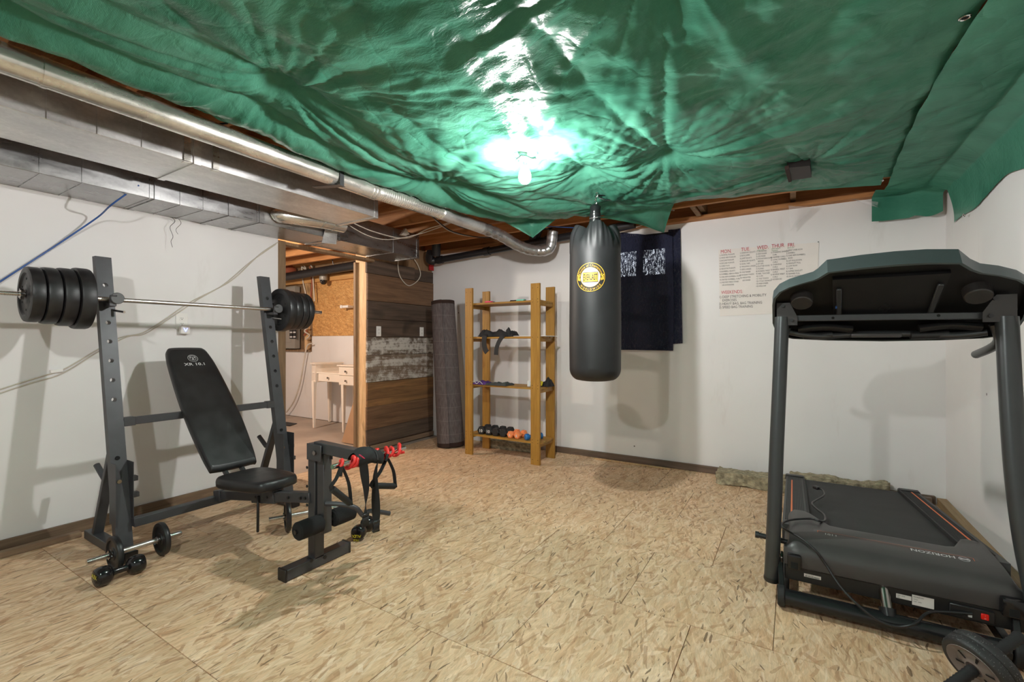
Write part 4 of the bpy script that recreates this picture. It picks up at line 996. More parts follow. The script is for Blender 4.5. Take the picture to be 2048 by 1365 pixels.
tag(obj('ceiling_strap', MB().ribbon([PZ(1190, 392, 2.27), PZ(1205, 388, 2.262), PZ(1222, 392, 2.258), PZ(1240, 388, 2.262), PZ(1262, 392, 2.27)], .045, (0, 1, .1), .004).ribbon([PZ(1198, 392, 2.262), PZ(1212, 396, 2.245), PZ(1222, 396, 2.25)], .06, (0, 1, .3), .004), M_tape), 'black strap lying along the tarp above the punching bag chain', 'strap')

# ================================================================== BACK WALL THINGS
wn = struct('window_1', MB().bb(-1.62, -.98, YB - .004, YB, 1.80, 2.27), M_hole)
pane = emit('daylit_pane', (.80, .88, 1), 4.2)
for a, b in ((-1.56, -1.335), (-1.265, -1.055)): obj('pane', MB().bb(a, b, YB - .007, YB - .004, 1.87, 2.115), pane, wn)
cu = thing('curtain', 'navy cloth hung as a curtain over the window behind the punching bag', 'curtain', (-1.3, YB - .03, 1.15))
def cur1(u, v):
    x = -1.84 + (.875 - .0) * u; x = -1.84 + (-.975 + 1.84) * u; zt = 2.325 - .055 * u + .03 * math.sin(u * 5 + .5); zb = 1.135 - .012 * u
    z = zb + (zt - zb) * v; x += .008 * math.sin(v * 4) * u
    return V((x, YB - .030 - .010 * math.sin(u * 19 + v * 2) - .006 * math.sin(u * 43) * v, z))
obj('front_panel', MB().grid(cur1, 70, 20), M_curt, cu, sharp=180)
def cur2(u, v):
    x = -1.02 + .130 * u + .008 * v * 0; zt = 2.285; zb = 1.185 + .01 * u; z = zb + (zt - zb) * v
    return V((x - .02 * v * u, YB - .016 - .006 * math.sin(u * 7 + v), z))
obj('side_panel', MB().grid(cur2, 14, 14), M_curt, cu, sharp=180)
obj('hem', MB().bb(-1.84, -.975, YB - .046, YB - .018, 1.128, 1.137), M_curt, cu)
po = thing('poster', 'white handwritten weekly workout poster with red day headings on the back wall', 'poster', (-.2, YB, 1.45))
PYY = YB - .004
cs = [PY(1437, 497, PYY), PY(1638, 482, PYY), V((.165, PYY, 1.46)), PY(1440, 630, PYY)]
obj('sheet', MB().prism(cs, (0, .003, 0)), M_paper, po)
TY = PYY - .0008
def wr(lst, px, py, dpx, dpy, size, mat, name, slope=.014, bold=.0):
    L = []; 
    for i, s in enumerate(lst):
        p = PY(px + dpx * i, py + dpy * i, TY); L.append((s, p.x, p.z, size))
    mb = []
    return text(name, L, size, mat, po, (0, TY, 0), (1, 0, 0), (0, 0, 1), lambda x, y: V((x, TY, y)), bold=bold, sx=(.78 if size > .025 else .70))
for s, px, py in (('MON.', 1441, 504.5), ('TUE.', 1482, 500), ('WED.', 1514, 496.5), ('THUR', 1543, 493.5), ('FRI.', 1575, 491.5)):
    wr([s], px, py, 0, 0, .046, M_red, 'red_heading')
wr(['WEEKENDS:'], 1442.5, 585.5, 0, 0, .042, M_red, 'red_heading')
cols = [(1439, 509.5, 5.45, ['1) NORMAL PUSHUPS', '2) WIDE ARM PUSHUPS', '3) INCLINE PUSHUPS', '4) DECLINE PUSHUPS', '5) CHEST FLYS', '6) NEGATIVE PUSHUPS', '7) DUMBBELL SQUATS', '8) DUMBBELL BENCH PRESS', '9) ONE ARM DUMBBELL ROW', '10) SEATED DUMBBELL CURL', '11) MILITARY PRESS STAND', '      OR EXTENSIONS']),
        (1479.5, 505, 5.5, ['1) SHADOW SQUATS', '2) BOX JUMPS', '3) JUMP SQUATS', '4) REGULAR SQUATS', '5) GOAL TAPS', '6) WALKING LUNGES', '7) SIDE LUNGES', '8) CALF RAISES', '9) RUSSIAN TWISTS', '10) WEIGHTED', '      LEG RAISES']),
        (1512, 502, 4.95, ['1) CRUNCHES', '2) SIDE PLANK', '3) LEG RAISE', '4) MOUNTAIN CLIMB', '    BRIDGE', '5) SIT UPS', '6) FLUTTER KICKS', '7) PLANKS', '8) RUSSIAN TWIST', '9) HEEL TOUCHES', '10) V-UPS', '11) TOE TOUCH', '12) CYCLE CRUNCH', '13) HIGH KNEES', '14) HOLLOW']),
        (1541.5, 504, 4.9, ['1) STANDING BARBELL', '    CURL', '2) HAMMER CURLS', '3) CONC DUMBBELL', '    CURLS', '4) OVERHEAD', '    CURLS', '5) BARBELL WRIST', '    CURLS', '6) REVERSE WRIST', '    CURLS', '7) KICKBACKS']),
        (1572.5, 500, 5.2, ['1) BENT OVER ROW', '2) BARBELL', '3) ONE ARM DUMBBELL', '    ROW', '4) LAT PULLDOWN', '5) DEADLIFT PULL', '6) LOW ROW', '7) T BAR', '8) SUPINE DEADLIFT', '9) HAMMER PULL', '10) BACK EXTENSION'])]
for px, py, dy, ls in cols: wr(ls, px, py, 0, dy, .0185, M_ink, 'black_writing')
wr(['ABS & CORE'], 1514, 499.4, 0, 0, .0145, M_green, 'green_writing'); wr(['ARMS WEIGHT', 'TRAINING'], 1543, 496.5, 0, 3.6, .0145, M_green, 'green_writing'); wr(['BACK DAY'], 1575, 494.6, 0, 0, .0145, M_green, 'green_writing')
wr(['1) DEEP STRETCHING & MOBILITY', '    EXERCISES.', '2) HEAVY BAG, BAG TRAINING', '3) SPEED BAG TRAINING'], 1438, 594, 0, 6.9, .032, M_ink, 'black_writing')
for (x, z) in ((.178, 2.035), (-.03, 1.46)): obj('pin', MB().cyl((x, PYY - .004, z), (x, PYY, z), .004, n=8), M_blk, po)
for i, (a, b, c_) in enumerate((((1577, 408), (1627, 412), (1581, 459)), ((1697, 393), (1756, 402), (1755, 412)))):
    A, B, D = PY(*a, 4.40), PY(*b, 4.46), PY(*c_, 4.46)
    mb = MB(); mb.grid(lambda u, v: (A.lerp(B, u)).lerp(D, v) + V((0, .012 * math.sin(u * 5 + v * 3), 0)), 12, 12)
    tag(obj('plastic_film', mb, M_film), ('torn flap of clear plastic film hanging above the poster' if i == 0 else 'torn clear plastic film beside the tarp end flap'), 'plastic film')
def cable(name, pts, r, mat, label, cat='cable', sm=6): return tag(obj(name, MB().tube(pts, r, 8, smooth=sm), mat), label, cat)
cable('cable', [PZ(1240, 462, 2.3), PY(1290, 445, 4.4), PY(1330, 420, 4.3), PY(1348, 418, 4.25)], .006, M_cable, 'white cable crossing joists just right of the punching bag')

# ================================================================== SHELF RACK
rk = thing('shelf_rack', 'tall amber stained wooden shelf rack with four slatted shelves', 'shelf', (-2.55, 4.1, 0))
HT = 1.785
for x0, x1 in ((-3.015, -2.920), (-2.205, -2.105)):
    obj('post', MB().bb(x0, x1, 3.940, 3.966, 0, HT, .002), M_rackw, rk)
    obj('post', MB().bb(x0, x1, 4.262, 4.288, 0, HT - .005, .002), M_rackw, rk)
SZ = [.200, .735, 1.243, 1.603]
for z in SZ:
    for i in range(4):
        y0 = 3.967 + i * .0735; obj('slat', MB().bb(-3.010, -2.112 + random.uniform(-.008, .012), y0, y0 + .069, z, z + .020, .0015), M_rackx, rk)
    for x0 in (-3.0, -2.15): obj('cleat', MB().bb(x0, x0 + .03, 3.967, 4.261, z - .032, z - .001, .0015), M_rackx, rk)
nmb = MB()
for x0 in (-2.995, -2.94, -2.185, -2.125):
    for z in (.215, .245, .75, .78, 1.255, 1.60, 1.63, 1.74, .05): nmb.cyl((x0, 3.9402, z), (x0, 3.9392, z), .0035, n=8)
obj('nail_heads', nmb, M_rugband, rk)
def hexdb(label, c, d, r, L, m, num=None, group=None):
    d = V(d).normalized(); c = V(c); th = thing('hex_dumbbell', label, 'dumbbell', c - V((0, 0, c.z - (c.z - r * .9))), group)
    u = d.cross(V((0, 0, 1))).normalized(); w_ = V((0, 0, 1)); hl = L * .33
    for s in (-1, 1):
        e = c + d * s * L / 2; secs = []
        for (h, k) in ((0, .82), (.008, 1), (hl - .012, 1), (hl, .80)):
            secs.append([e - d * s * h + (u * math.cos(a) + w_ * math.sin(a)) * r * k for a in [q * PI / 3 for q in range(6)]])
        obj('head', MB().loft(secs, smooth=False), m, th)
    obj('grip', MB().cyl(c - d * (L / 2 - hl), c + d * (L / 2 - hl), .014, n=16), M_steel if m is M_blkm else m, th)
    if num: text('number', [(num, 0, 0, r * .95)], 1, M_print, th, c - d * (L / 2 + .0012) + V((0, 0, -r * .32)), u if u.x > 0 else -u, (0, 0, 1), None, 'CENTER', bold=.025)
    return th
zz = SZ[0] + .020
dirs = V((.06, 1, 0))
def dbc(px, py, r, L, dr): 
    p = PY(px, py, 3.985); p.z = zz + r * .868 + .001; return V((p.x, 3.985 + L / 2, p.z)) + V((dr[0] / dr[1] * L / 2, 0, 0))
for i, (px, r, m, num, lb_) in enumerate(((957, .046, M_blkm, '10', 'black hex dumbbell marked 10, leftmost on the bottom shelf'),
        (972, .046, M_blkm, '10', 'black hex dumbbell marked 10, second from the left post'),
        (990, .046, M_blkm, None, 'plain black hex dumbbell, third from the left post on the bottom shelf'),
        (1011, .046, M_blkm, None, 'plain black hex dumbbell directly beside the orange dumbbells'),
        (1023, .038, M_orange, '6', 'orange hex dumbbell next to the black ones'),
        (1040, .038, M_orange, '6', 'orange hex dumbbell next to the blue dumbbell'))):
    L = .19 if m is M_blkm else .165; dr = (-.10 if i < 2 else (.0 if i < 4 else .04), 1)
    c_ = dbc(px, 868, r, L, dr)
    if i < 4: c_.x = -2.850 + i * .0945
    else: c_.x = -2.475 + (i - 4) * .083
    hexdb(lb_, c_, dr + (0,) if len(dr) == 2 else dr, r, L, m, num)
dip_dumbbell('glossy blue round-headed dumbbell on the bottom shelf behind the right post', V((-2.290, 3.975, zz + .034)), V((-2.175, 4.135, zz + .034)), .033, None, M_bluedip)
def clothpile(name, label, cat, cx, cy, z0, sx, sy, h, m, seed, par=None, n=26, trim=None):
    def fn(u, v):
        x = cx - sx / 2 + sx * u; yy_ = cy - sy / 2 + sy * v
        e = min(1, 6 * min(u, 1 - u, v, 1 - v)); nz = noise.noise(V((u * 3.3 + seed, v * 2.2, seed)));  n2 = noise.noise(V((u * 8 + seed, v * 5, seed * 2)))
        x += .02 * noise.noise(V((v * 4, seed, 1))); yy_ += .012 * noise.noise(V((u * 6, seed, 4)))
        return V((x, yy_, z0 + .001 + (h * (.45 + .7 * nz + .35 * abs(n2))) * (e ** .6)))
    mb = MB().grid(fn, n, n); nb = len(mb.v)
    o = obj(name, mb, m, par, sharp=180)
    if par is None: tag(o, label, cat)
    return o
z3 = SZ[2] + .021; z2 = SZ[1] + .021; z4 = SZ[3] + .021
gl = thing('lifting_belt', 'crumpled black lifting belt and wraps with two straps dangling over shelf edge', 'belt', (-2.65, 4.05, z3))
clothpile('wrap', '', '', -2.665, 4.04, z3, .36, .17, .085, M_cloth, 2.3, gl)
clothpile('pad', '', '', -2.50, 4.03, z3, .15, .14, .095, M_blkm, 8.1, gl)
clothpile('glove', '', '', -2.79, 4.03, z3, .13, .15, .075, M_cloth, 5.4, gl)
obj('strap_end', MB().ribbon([(-2.755, 4.01, z3 + .03), (-2.76, 3.952, z3 + .012), (-2.765, 3.940, z3 - .06), (-2.745, 3.930, z3 - .13), (-2.715, 3.925, z3 - .165)], .055, (1, .1, .2), .006), M_blkm, gl)
obj('strap_end', MB().ribbon([(-2.50, 4.01, z3 + .035), (-2.53, 3.952, z3 + .010), (-2.575, 3.940, z3 - .05), (-2.60, 3.930, z3 - .12), (-2.605, 3.925, z3 - .19)], .046, (1, 0, -.2), .006), M_blkm, gl)
obj('reflective_trim', MB().ribbon([(-2.56, 3.99, z3 + .088), (-2.53, 3.97, z3 + .072), (-2.505, 3.955, z3 + .05)], .010, (0, 1, .3), .002), M_print, gl)
tag(obj('white_board', MB().bb(-2.46, -2.055, 3.98, 4.25, z3, z3 + .006, .001), M_white), 'thin white panel lying across the second shelf from the top', 'board')
pc = thing('purple_cloth', 'purple cloth with pale edging at the left of the third shelf', 'cloth', (-2.83, 4.03, z2))
clothpile('fold', '', '', -2.84, 4.035, z2, .20, .17, .042, M_purple, 3.1, pc)
obj('pale_edging', MB().tube([(-2.935, 3.955, z2 + .012), (-2.905, 3.950, z2 + .034), (-2.865, 3.948, z2 + .008), (-2.83, 3.95, z2 + .034), (-2.79, 3.948, z2 + .006)], .0028, 6, smooth=5), M_print, pc)
clothpile('workout_gloves', 'dark grey workout gloves in the middle of the third shelf', 'gloves', -2.64, 4.04, z2, .26, .18, .05, M_greyg, 6.6)
clothpile('knit_cap', 'black cap at the back of the third shelf by the right post', 'cap', -2.14, 4.15, z2, .12, .12, .09, M_cloth, 1.3)
tag(obj('yellow_tag', MB().box((-2.165, 4.085, z2 + .035), (.035, .004, .045), Matrix.Rotation(.3, 3, 'Y'), .001), M_yel), 'small yellow tag leaning by the black cap on the third shelf', 'tag')
jr = thing('glass_jar', 'small clear glass jar standing on the third shelf beside the right post', 'jar', (-2.285, 4.06, z2))
obj('glass', MB().lathe([(0, 0), (.022, 0), (.024, .004), (.022, .03), (.024, .055), (.021, .055), (.019, .03), (.020, .006), (0, .006)], (-2.285, 4.06, z2), (0, 0, 1), 20), M_glass, jr)
obj('jar', MB().cyl((-2.245, 4.03, z2), (-2.245, 4.03, z2 + .02), .012, n=14), M_steel, jr)
for nm, lb_, cen, sz, m in (('resistance_loop', 'small purple folded band on the top shelf', (-2.79, 4.08, z4 + .010), (.09, .05, .018), M_purple),
        ('resistance_loop', 'pink folded band at the front edge of the top shelf', (-2.735, 3.98, z4 + .006), (.075, .04, .013), M_pink),
        ('resistance_loop', 'black folded band near the right post on the top shelf', (-2.46, 4.05, z4 + .009), (.085, .05, .016), M_cloth),
        ('resistance_loop', 'mint green folded band beside the black one on the top shelf', (-2.375, 4.04, z4 + .011), (.085, .05, .018), simple('mint_band', lin(120, 190, 170), .6))):
    mb = MB(); s = .35
    for k in range(3): mb.box(V(cen) + V((.004 * k, 0, (k - 1) * sz[2] * .31)), (sz[0], sz[1], sz[2] * .30), Matrix.Rotation(.08 * k, 3, 'Z'), .001)
    tag(obj(nm, mb, m), lb_, 'exercise band')
# rolled rug
rg = thing('rolled_rug', 'dark brown grey rolled rug standing on end between plank wall and shelf', 'rug', (-3.365, 4.17, 0))
b0, b1 = V((-3.385, 4.165, .002)), V((-3.55, 4.215, 1.69)); ax = (b1 - b0).normalized(); ru = V((1, 0, 0)) - ax * ax.x; ru.normalize(); rw = ax.cross(ru)
def spiral(r0, r1, turns, c, n=120, start=0.0):
    out = []
    for i in range(n + 1):
        t = i / n; a = start + turns * 2 * PI * t; r = r0 + (r1 - r0) * t; out.append(c + (ru * math.cos(a) + rw * math.sin(a)) * r)
    return out
def rollseg(a, b, m, name, ra, rb, grow=0):
    ca, cb = b0.lerp(b1, a), b0.lerp(b1, b); P0 = spiral(.02, ra + grow, 6, ca, 200, -1.0); P1 = spiral(.02, rb + grow, 6, cb, 200, -1.0)
    q0 = spiral(.026, ra + .007 + grow, 6, ca, 200, -1.0); q1 = spiral(.026, rb + .007 + grow, 6, cb, 200, -1.0)
    secs = [[P0[i], q0[i], q1[i], P1[i]] for i in range(201)]; obj(name, MB().loft(secs), m, rg, sharp=50)
rollseg(0, .028, M_rugband, 'bound_edge', .160, .160, .001); rollseg(.028, .975, M_rug, 'pile', .160, .140); rollseg(.975, 1, M_rugband, 'bound_edge', .140, .139, .001)

# ================================================================== TREADMILL
tm = thing('treadmill', 'black and dark grey motorised treadmill seen from its motor end at right', 'treadmill', (.35, 3.2, 0))
XL0, XR0 = -.035, .755
def dz(y): return .272 - .100 * (y - 2.85)
# deck
obj('deck_board', MB().prism([(.05, 2.7, dz(2.7) - .05), (.05, 4.30, dz(4.30) - .05), (.05, 4.30, dz(4.30) - .025), (.05, 2.7, dz(2.7) - .025)], (.62, 0, 0)), M_treadblk, tm)
obj('belt', MB().prism([(.072, 2.60, dz(2.6) - .024), (.072, 4.31, dz(4.31) - .024), (.072, 4.33, dz(4.31) - .034), (.072, 4.325, dz(4.31) - .020), (.072, 4.305, dz(4.31) - .012), (.072, 2.60, dz(2.6) - .014)], (.585, 0, 0)), M_belt, tm)
obj('rear_roller', MB().cyl((.06, 4.312, dz(4.31) - .035), (.67, 4.312, dz(4.31) - .035), .024, n=20), M_blk, tm)
for x0, x1, inner in ((XL0 - .012, .072, .072), (.660, .770, .660)):
    rl = obj('side_rail', MB().prism([(x0, 2.70, dz(2.7) - .085), (x0, 4.33, dz(4.33) - .085), (x0, 4.33, dz(4.33)), (x0, 2.70, dz(2.70))], (x1 - x0, 0, 0)), M_rail, tm)
    mb = MB(); nx = 11
    for k in range(nx):
        xx = x0 + .012 + (x1 - x0 - .034) * k / (nx - 1); mb.prism([(xx, 2.8, dz(2.8)), (xx, 4.30, dz(4.30)), (xx, 4.30, dz(4.30) + .0022), (xx, 2.8, dz(2.8) + .0022)], (.0035, 0, 0))
    obj('grip_ribs', mb, M_blkm, rl)
    xo = x0 + .036 if inner == .072 else x0 + .060
    obj('orange_line', MB().prism([(xo, 2.8, dz(2.8) + .001), (xo, 4.12 if inner == .072 else 4.30, dz(4.12 if inner == .072 else 4.30) + .001), (xo, 4.12 if inner == .072 else 4.30, dz(4.12 if inner == .072 else 4.30) + .0032), (xo, 2.8, dz(2.8) + .0032)], (.0085, 0, 0)), M_orangeline, rl)
    obj('inner_lip', MB().prism([(inner - .006, 2.70, dz(2.7) - .02), (inner - .006, 4.31, dz(4.31) - .02), (inner - .006, 4.31, dz(4.31) + .006), (inner - .006, 2.70, dz(2.70) + .006)], (.012, 0, 0)), M_blkm, rl)
    obj('rail_end_cap', MB().bb(x0 - .006, x1 + .006, 4.30, 4.36, dz(4.33) - .085, dz(4.33) + .012, .008), M_blk, tm)
    obj('rear_foot', MB().cyl(((x0 + x1) / 2, 4.24, .001), ((x0 + x1) / 2, 4.24, dz(4.24) - .08), .022, n=16), M_blk, tm)
# motor hood: lofted sections across the width
def hoodsec(x):
    t = (x - XL0) / (XR0 - XL0)
    e = min(t, 1 - t)
    yb = 2.76 + .0 if .22 < t < .80 else 2.93
    def sm(a, b, q): q = max(0, min(1, (q - a) / (b - a))); return q * q * (3 - 2 * q)
    yb = 2.93 - .175 * sm(.10, .26, t) + .150 * sm(.80, .90, t) - .05 * sm(.92, 1.0, t) - .06 * (1 - sm(0, .06, t))
    drop = .045 * (1 - sm(0, .035, e)); ed = .016 * (1 - sm(0, .05, e))
    yf = 2.472 + ed + .018 * t
    pr = [(yf + .012, .165), (yf, .175), (yf - .004, .225), (yf + .004, .252), (yf + .022, .274 - drop * .5), (yf + .06, .288 - drop), (yf + .13, .297 - drop), (yb - .03, .302 - drop), (yb, .296 - drop), (yb + .006, .25), (yb, .20), (yf + .05, .165)]
    return [V((x, a, b)) for a, b in pr]
xs = [XL0 + (XR0 - XL0) * t for t in (0, .01, .025, .05, .08, .11, .14, .17, .20, .24, .3, .4, .5, .6, .7, .78, .82, .85, .88, .91, .94, .965, .985, 1)]
hd = obj('motor_hood', MB().loft([hoodsec(x) for x in xs]), M_tread, tm, sharp=35)
obj('lower_frame', MB().bb(XL0 + .002, XR0 - .002, 2.490, 2.60, .105, .172, .003), M_treadblk, tm)
for x0, x1 in ((XL0, .072), (.660, .765)): obj('hood_side_cap', MB().prism([(x0 - .004, 2.56, .270), (x0 - .004, 2.87, .282), (x0 - .004, 2.87, .292), (x0 - .004, 2.56, .280)], (x1 - x0, 0, 0)), M_tread, tm) if False else None
for x0, x1 in ((XL0 + .012, XL0 + .068), (XR0 - .078, XR0 - .012)):
    wc = obj('wheel_cover', MB().bb(x0, x1, 2.455, 2.50, .165, .235, .012, 2), M_dip, tm); xm = (x0 + x1) / 2
    obj('wheel_slot', MB().bb(xm - .014, xm + .014, 2.4535, 2.456, .172, .202, .0008), M_hole, wc)
# decal on the hood top: plane tilted slightly
def hp(x, y): return V((x, y, .2895 + (y - 2.60) * .105 + .0042 if y > 2.6 else .2895 + .0042 + (y - 2.60) * .12))
def hoodquad(name, x0, x1, y0, y1, m, lift=0, skew=0.0):
    mb = MB(); mb.grid(lambda u, v: hp(x0 + (x1 - x0) * u, y0 + (y1 - y0) * v) + V((0, 0, lift)), 12, 2); return obj(name, mb, m, hd)
hoodquad('decal_panel', .085, .660, 2.585, 2.665, M_tread2)
hoodquad('decal_outline', .10, .645, 2.598, 2.652, M_orangeline, .0006); hoodquad('decal_inner', .102, .643, 2.600, 2.650, simple('decal_brown', lin(70, 60, 58), .4), .0010)
hoodquad('decal_line', .19, .52, 2.603, 2.6045, M_orangeline, .0014)
text('hood_lettering', [('HORIZON', 0, 0, .030)], 1, M_print, hd, (0, 0, 0), (1, 0, 0), (0, 0, 1), lambda x, y: hp(.585 - x * 1.05, 2.637 - y) + V((0, 0, .0018)), bold=.012)
text('hood_lettering', [('T101', 0, 0, .026)], 1, M_print, hd, (0, 0, 0), (1, 0, 0), (0, 0, 1), lambda x, y: hp(.180 - x * 1.0, 2.635 - y) + V((0, 0, .0018)))
mb = MB(); vs, fs = ringm((.612, 2.626), .0155, .018, lambda x, y: hp(x, y) + V((0, 0, .0018))); mb.add(vs, fs); vs, fs = ringm((.612, 2.626), .0, .004, lambda x, y: hp(x, y) + V((0, 0, .0018)), 16); mb.add(vs, fs)
for s in (-1, 1): mb.add([hp(.612 + s * a, 2.626 + b) + V((0, 0, .0018)) for a, b in ((.003, -.004), (.013, -.006), (.013, .006), (.003, .004))], [(0, 1, 2, 3)])
obj('logo', mb, M_print, hd)
# stickers, switch and socket on the lower frame
def sticker(px0, py0, px1, py1, y, m, name, lines=()):
    a, b = PY(px0, py0, y), PY(px1, py1, y); o = obj(name, MB().bb(min(a.x, b.x), max(a.x, b.x), y - .001, y, min(a.z, b.z), max(a.z, b.z)), m, tm)
    mb = MB(); W_ = abs(b.x - a.x); H_ = abs(a.z - b.z); x0 = min(a.x, b.x); z0 = min(a.z, b.z)
    return o, x0, z0, W_, H_
o, x0, z0, W_, H_ = sticker(1608, 1144, 1642, 1158, 2.4895, M_paper, 'barcode_sticker')
mb = MB(); xx = x0 + W_ * .08
while xx < x0 + W_ * .9: q = random.uniform(.0006, .0022); mb.bb(xx, xx + q, 2.4878, 2.4885, z0 + H_ * .12, z0 + H_ * .5); xx += q + random.uniform(.0008, .002)
obj('bars', mb, M_ink, o); text('print', [('SERIAL NO. TM 621', x0 + W_ * .08, z0 + H_ * .66, H_ * .26)], 1, M_ink, o, (0, 0, 0), (1, 0, 0), (0, 0, 1), lambda x, y: V((x, 2.4878, y)))
sx = [PY(1792, 1189, 2.4895), PY(1824, 1203, 2.4895), PY(1868, 1214, 2.4895)]
o = obj('rating_sticker', MB().bb(sx[0].x, sx[1].x - .002, 2.4885, 2.4895, .132, .150), M_paper, tm); text('print', [('120V  60Hz', 0, 0, .0055), ('15A', 0, -.007, .0055)], 1, M_ink, o, V((sx[0].x + .003, 2.4880, .142)), (1, 0, 0), (0, 0, 1))
o = obj('rating_sticker', MB().bb(sx[1].x, sx[2].x, 2.4883, 2.4893, .118, .160), M_paper, tm)
text('print', [('HORIZON', 0, .010, .0070), ('TM621', 0, 0, .0055), ('120V  60Hz', 0, -.008, .0055)], 1, M_ink, o, V((sx[1].x + .004, 2.4878, .140)), (1, 0, 0), (0, 0, 1))
obj('power_panel', MB().bb(.535, .665, 2.480, 2.491, .115, .162, .002), M_blk, tm)
sw = obj('power_switch', MB().bb(.625, .647, 2.474, 2.482, .128, .150, .002), M_switch, tm)
text('switch_marks', [('I', -.001, .004, .007), ('O', -.003, -.006, .007)], 1, M_print, sw, (.636, 2.4735, .138), (1, 0, 0), (0, 0, 1))
obj('fuse_cap', MB().bb(.588, .600, 2.477, 2.481, .124, .134, .001), M_print, tm)
# uprights
ltp = [(-.087, 2.49, .095), (-.079, 2.505, .30), (-.068, 2.55, .68), (-.055, 2.59, 1.05), (-.046, 2.62, 1.33)]
rtp = [(.795, 2.49, .085), (.780, 2.495, .25), (.756, 2.515, .45), (.742, 2.55, .70), (.738, 2.59, 1.0), (.736, 2.62, 1.31)]
ul = obj('upright', MB().tube(ltp, .031, 24, smooth=6, rx=.031), M_tube, tm); ur = obj('upright', MB().tube(rtp, .040, 24, smooth=6, rx=.033), M_tube, tm)
for p, q in ((ltp[0], ltp[1]), (rtp[0], rtp[1])):
    d = (V(p) - V(q)).normalized(); obj('end_cap', MB().lathe([(.0325, 0), (.033, .012), (.028, .022), (0, .024)], V(p) - d * .002, d, 22), M_blk, tm)
obj('pivot_pin', MB().cyl((-.150, 2.545, .262), (-.02, 2.545, .255), .0125, n=16).cyl((-.158, 2.545, .262), (-.142, 2.545, .262), .016, n=10), M_blk, tm)
obj('pivot_bracket', MB().bar((-.045, 2.50, .21), (-.045, 2.53, .13), .012, .045, (0, 1, 0)).bar((.765, 2.50, .25), (.765, 2.52, .12), .012, .05, (0, 1, 0)), M_chrome, tm)
# base frame on the floor
obj('base_tube', MB().cyl((-.030, 2.422, .052), (.690, 2.436, .052), .034, n=24), M_basetube, tm)
for x, s in ((-.045, -1), (.715, 1)):
    obj('transport_wheel', MB().lathe([(0, -.016), (.040, -.016), (.047, -.010), (.047, .010), (.040, .016), (0, .016)], (x, 2.432, .049), (1, 0, 0), 28), M_blkm, tm)
    obj('base_arm', MB().bar((x, 2.436, .055), (x + .01 * s, 2.52, .18), .022, .05, (0, 0, 1)), M_basetube, tm)
obj('base_side_tube', MB().bar((-.03, 2.45, .05), (-.03, 3.4, .05), .03, .04), M_basetube, tm); obj('base_side_tube', MB().bar((.70, 2.45, .05), (.70, 3.4, .05), .03, .04), M_basetube, tm)
obj('lift_cylinder', MB().cyl((.335, 2.440, .085), (.33, 2.52, .175), .020, n=20), M_chrome, tm)
obj('lift_socket', MB().cyl((.337, 2.436, .070), (.335, 2.450, .098), .029, n=20), M_basetube, tm)
# power cord
cordp = [V((.60, 2.478, .140)), PY(1862, 1222, 2.455), PY(1830, 1245, 2.378), PY(1795, 1251, 2.370), PY(1755, 1238, 2.370), PY(1715, 1207, 2.378), PY(1680, 1170, 2.41), PY(1652, 1128, 2.452), PY(1630, 1098, 2.455), PY(1603, 1075, 2.49), PY(1580, 1062, 2.53), PY(1564, 1052, 2.58), PZ(1566, 1043, .31), PZ(1585, 1037, .312), PZ(1620, 1035, .312), PZ(1640, 1040, .312), PZ(1650, 1038, .275), PZ(1648, 1027, .262), PZ(1634, 1016, .252), PZ(1624, 1005, .245), PZ(1632, 998, .240), PZ(1648, 988, .232), PZ(1645, 978, .225), PZ(1636, 974, .220)]
obj('power_cord', MB().tube(cordp, .0052, 10, smooth=5), M_blackcable, tm)
obj('plug', MB().box(PZ(1633, 973, .222), (.030, .040, .020), Matrix.Rotation(.7, 3, 'Z'), .004), M_blk, tm)
# console
NV = V((0, .64, .768)); UPV = V((0, -.030, .052))
rim = [(-.086, 2.56), (-.080, 2.525), (-.055, 2.492), (-.015, 2.470), (.030, 2.456), (.078, 2.442), (.095, 2.434), (.128, 2.410), (.250, 2.400), (.360, 2.396), (.460, 2.398), (.556, 2.408), (.594, 2.438), (.625, 2.454), (.68, 2.468), (.735, 2.490), (.775, 2.520), (.795, 2.56)]
back = [(.800, 2.66), (.790, 2.735), (.70, 2.755), (.56, 2.765), (.36, 2.77), (.15, 2.765), (.0, 2.755), (-.07, 2.735), (-.088, 2.66)]
def cz(y): return 1.52 - .833 * (y - 2.40)
hump = lambda x: .030 * max(0, min(1, (.262 - abs(x - .345)) / .04))
lowr = [V((x, y, cz(y))) for x, y in rim + back]
def hgt(p):
    f = max(0, min(1, (2.74 - p.y) / .25)); return .056 + hump(p.x) * .85 * f - .006 * (1 - f)
top = [p + NV * hgt(p) for p in lowr]
N_ = len(lowr); cc = sum(lowr, V((0, 0, 0))) / N_
def inset(P, d): return [p + (V((cc.x, cc.y, cz(cc.y))) - p).normalized() * d for p in P]
low_in = inset(lowr, .010)
deep = [p + NV * .047 for p in inset(lowr, .014)]
topin = [p + NV * .006 for p in inset(top, .03)]
mb = MB(); mb.loft([low_in, lowr, [a.lerp(b, .5) + V((0, -.002, 0)) for a, b in zip(lowr, top)], top, topin], caps=False)
mb.add(topin, [tuple(range(N_))], False)
co_ = obj('console_shell', mb, M_shell, tm, sharp=28)
mb = MB(); mb.loft([low_in, deep], caps=False); mb.add(deep, [tuple(range(N_))], False); obj('console_cavity', mb, M_inner, tm, sharp=30)
def cp(x, y, h=0): return V((x, y, cz(y))) + NV * h
mb = MB(); mb.prism([cp(.150, 2.465, .048), cp(.540, 2.465, .048), cp(.525, 2.650, .048), cp(.165, 2.650, .048)], -NV * .024); dp = obj('display_back', mb, M_inner2, tm)
mb = MB()
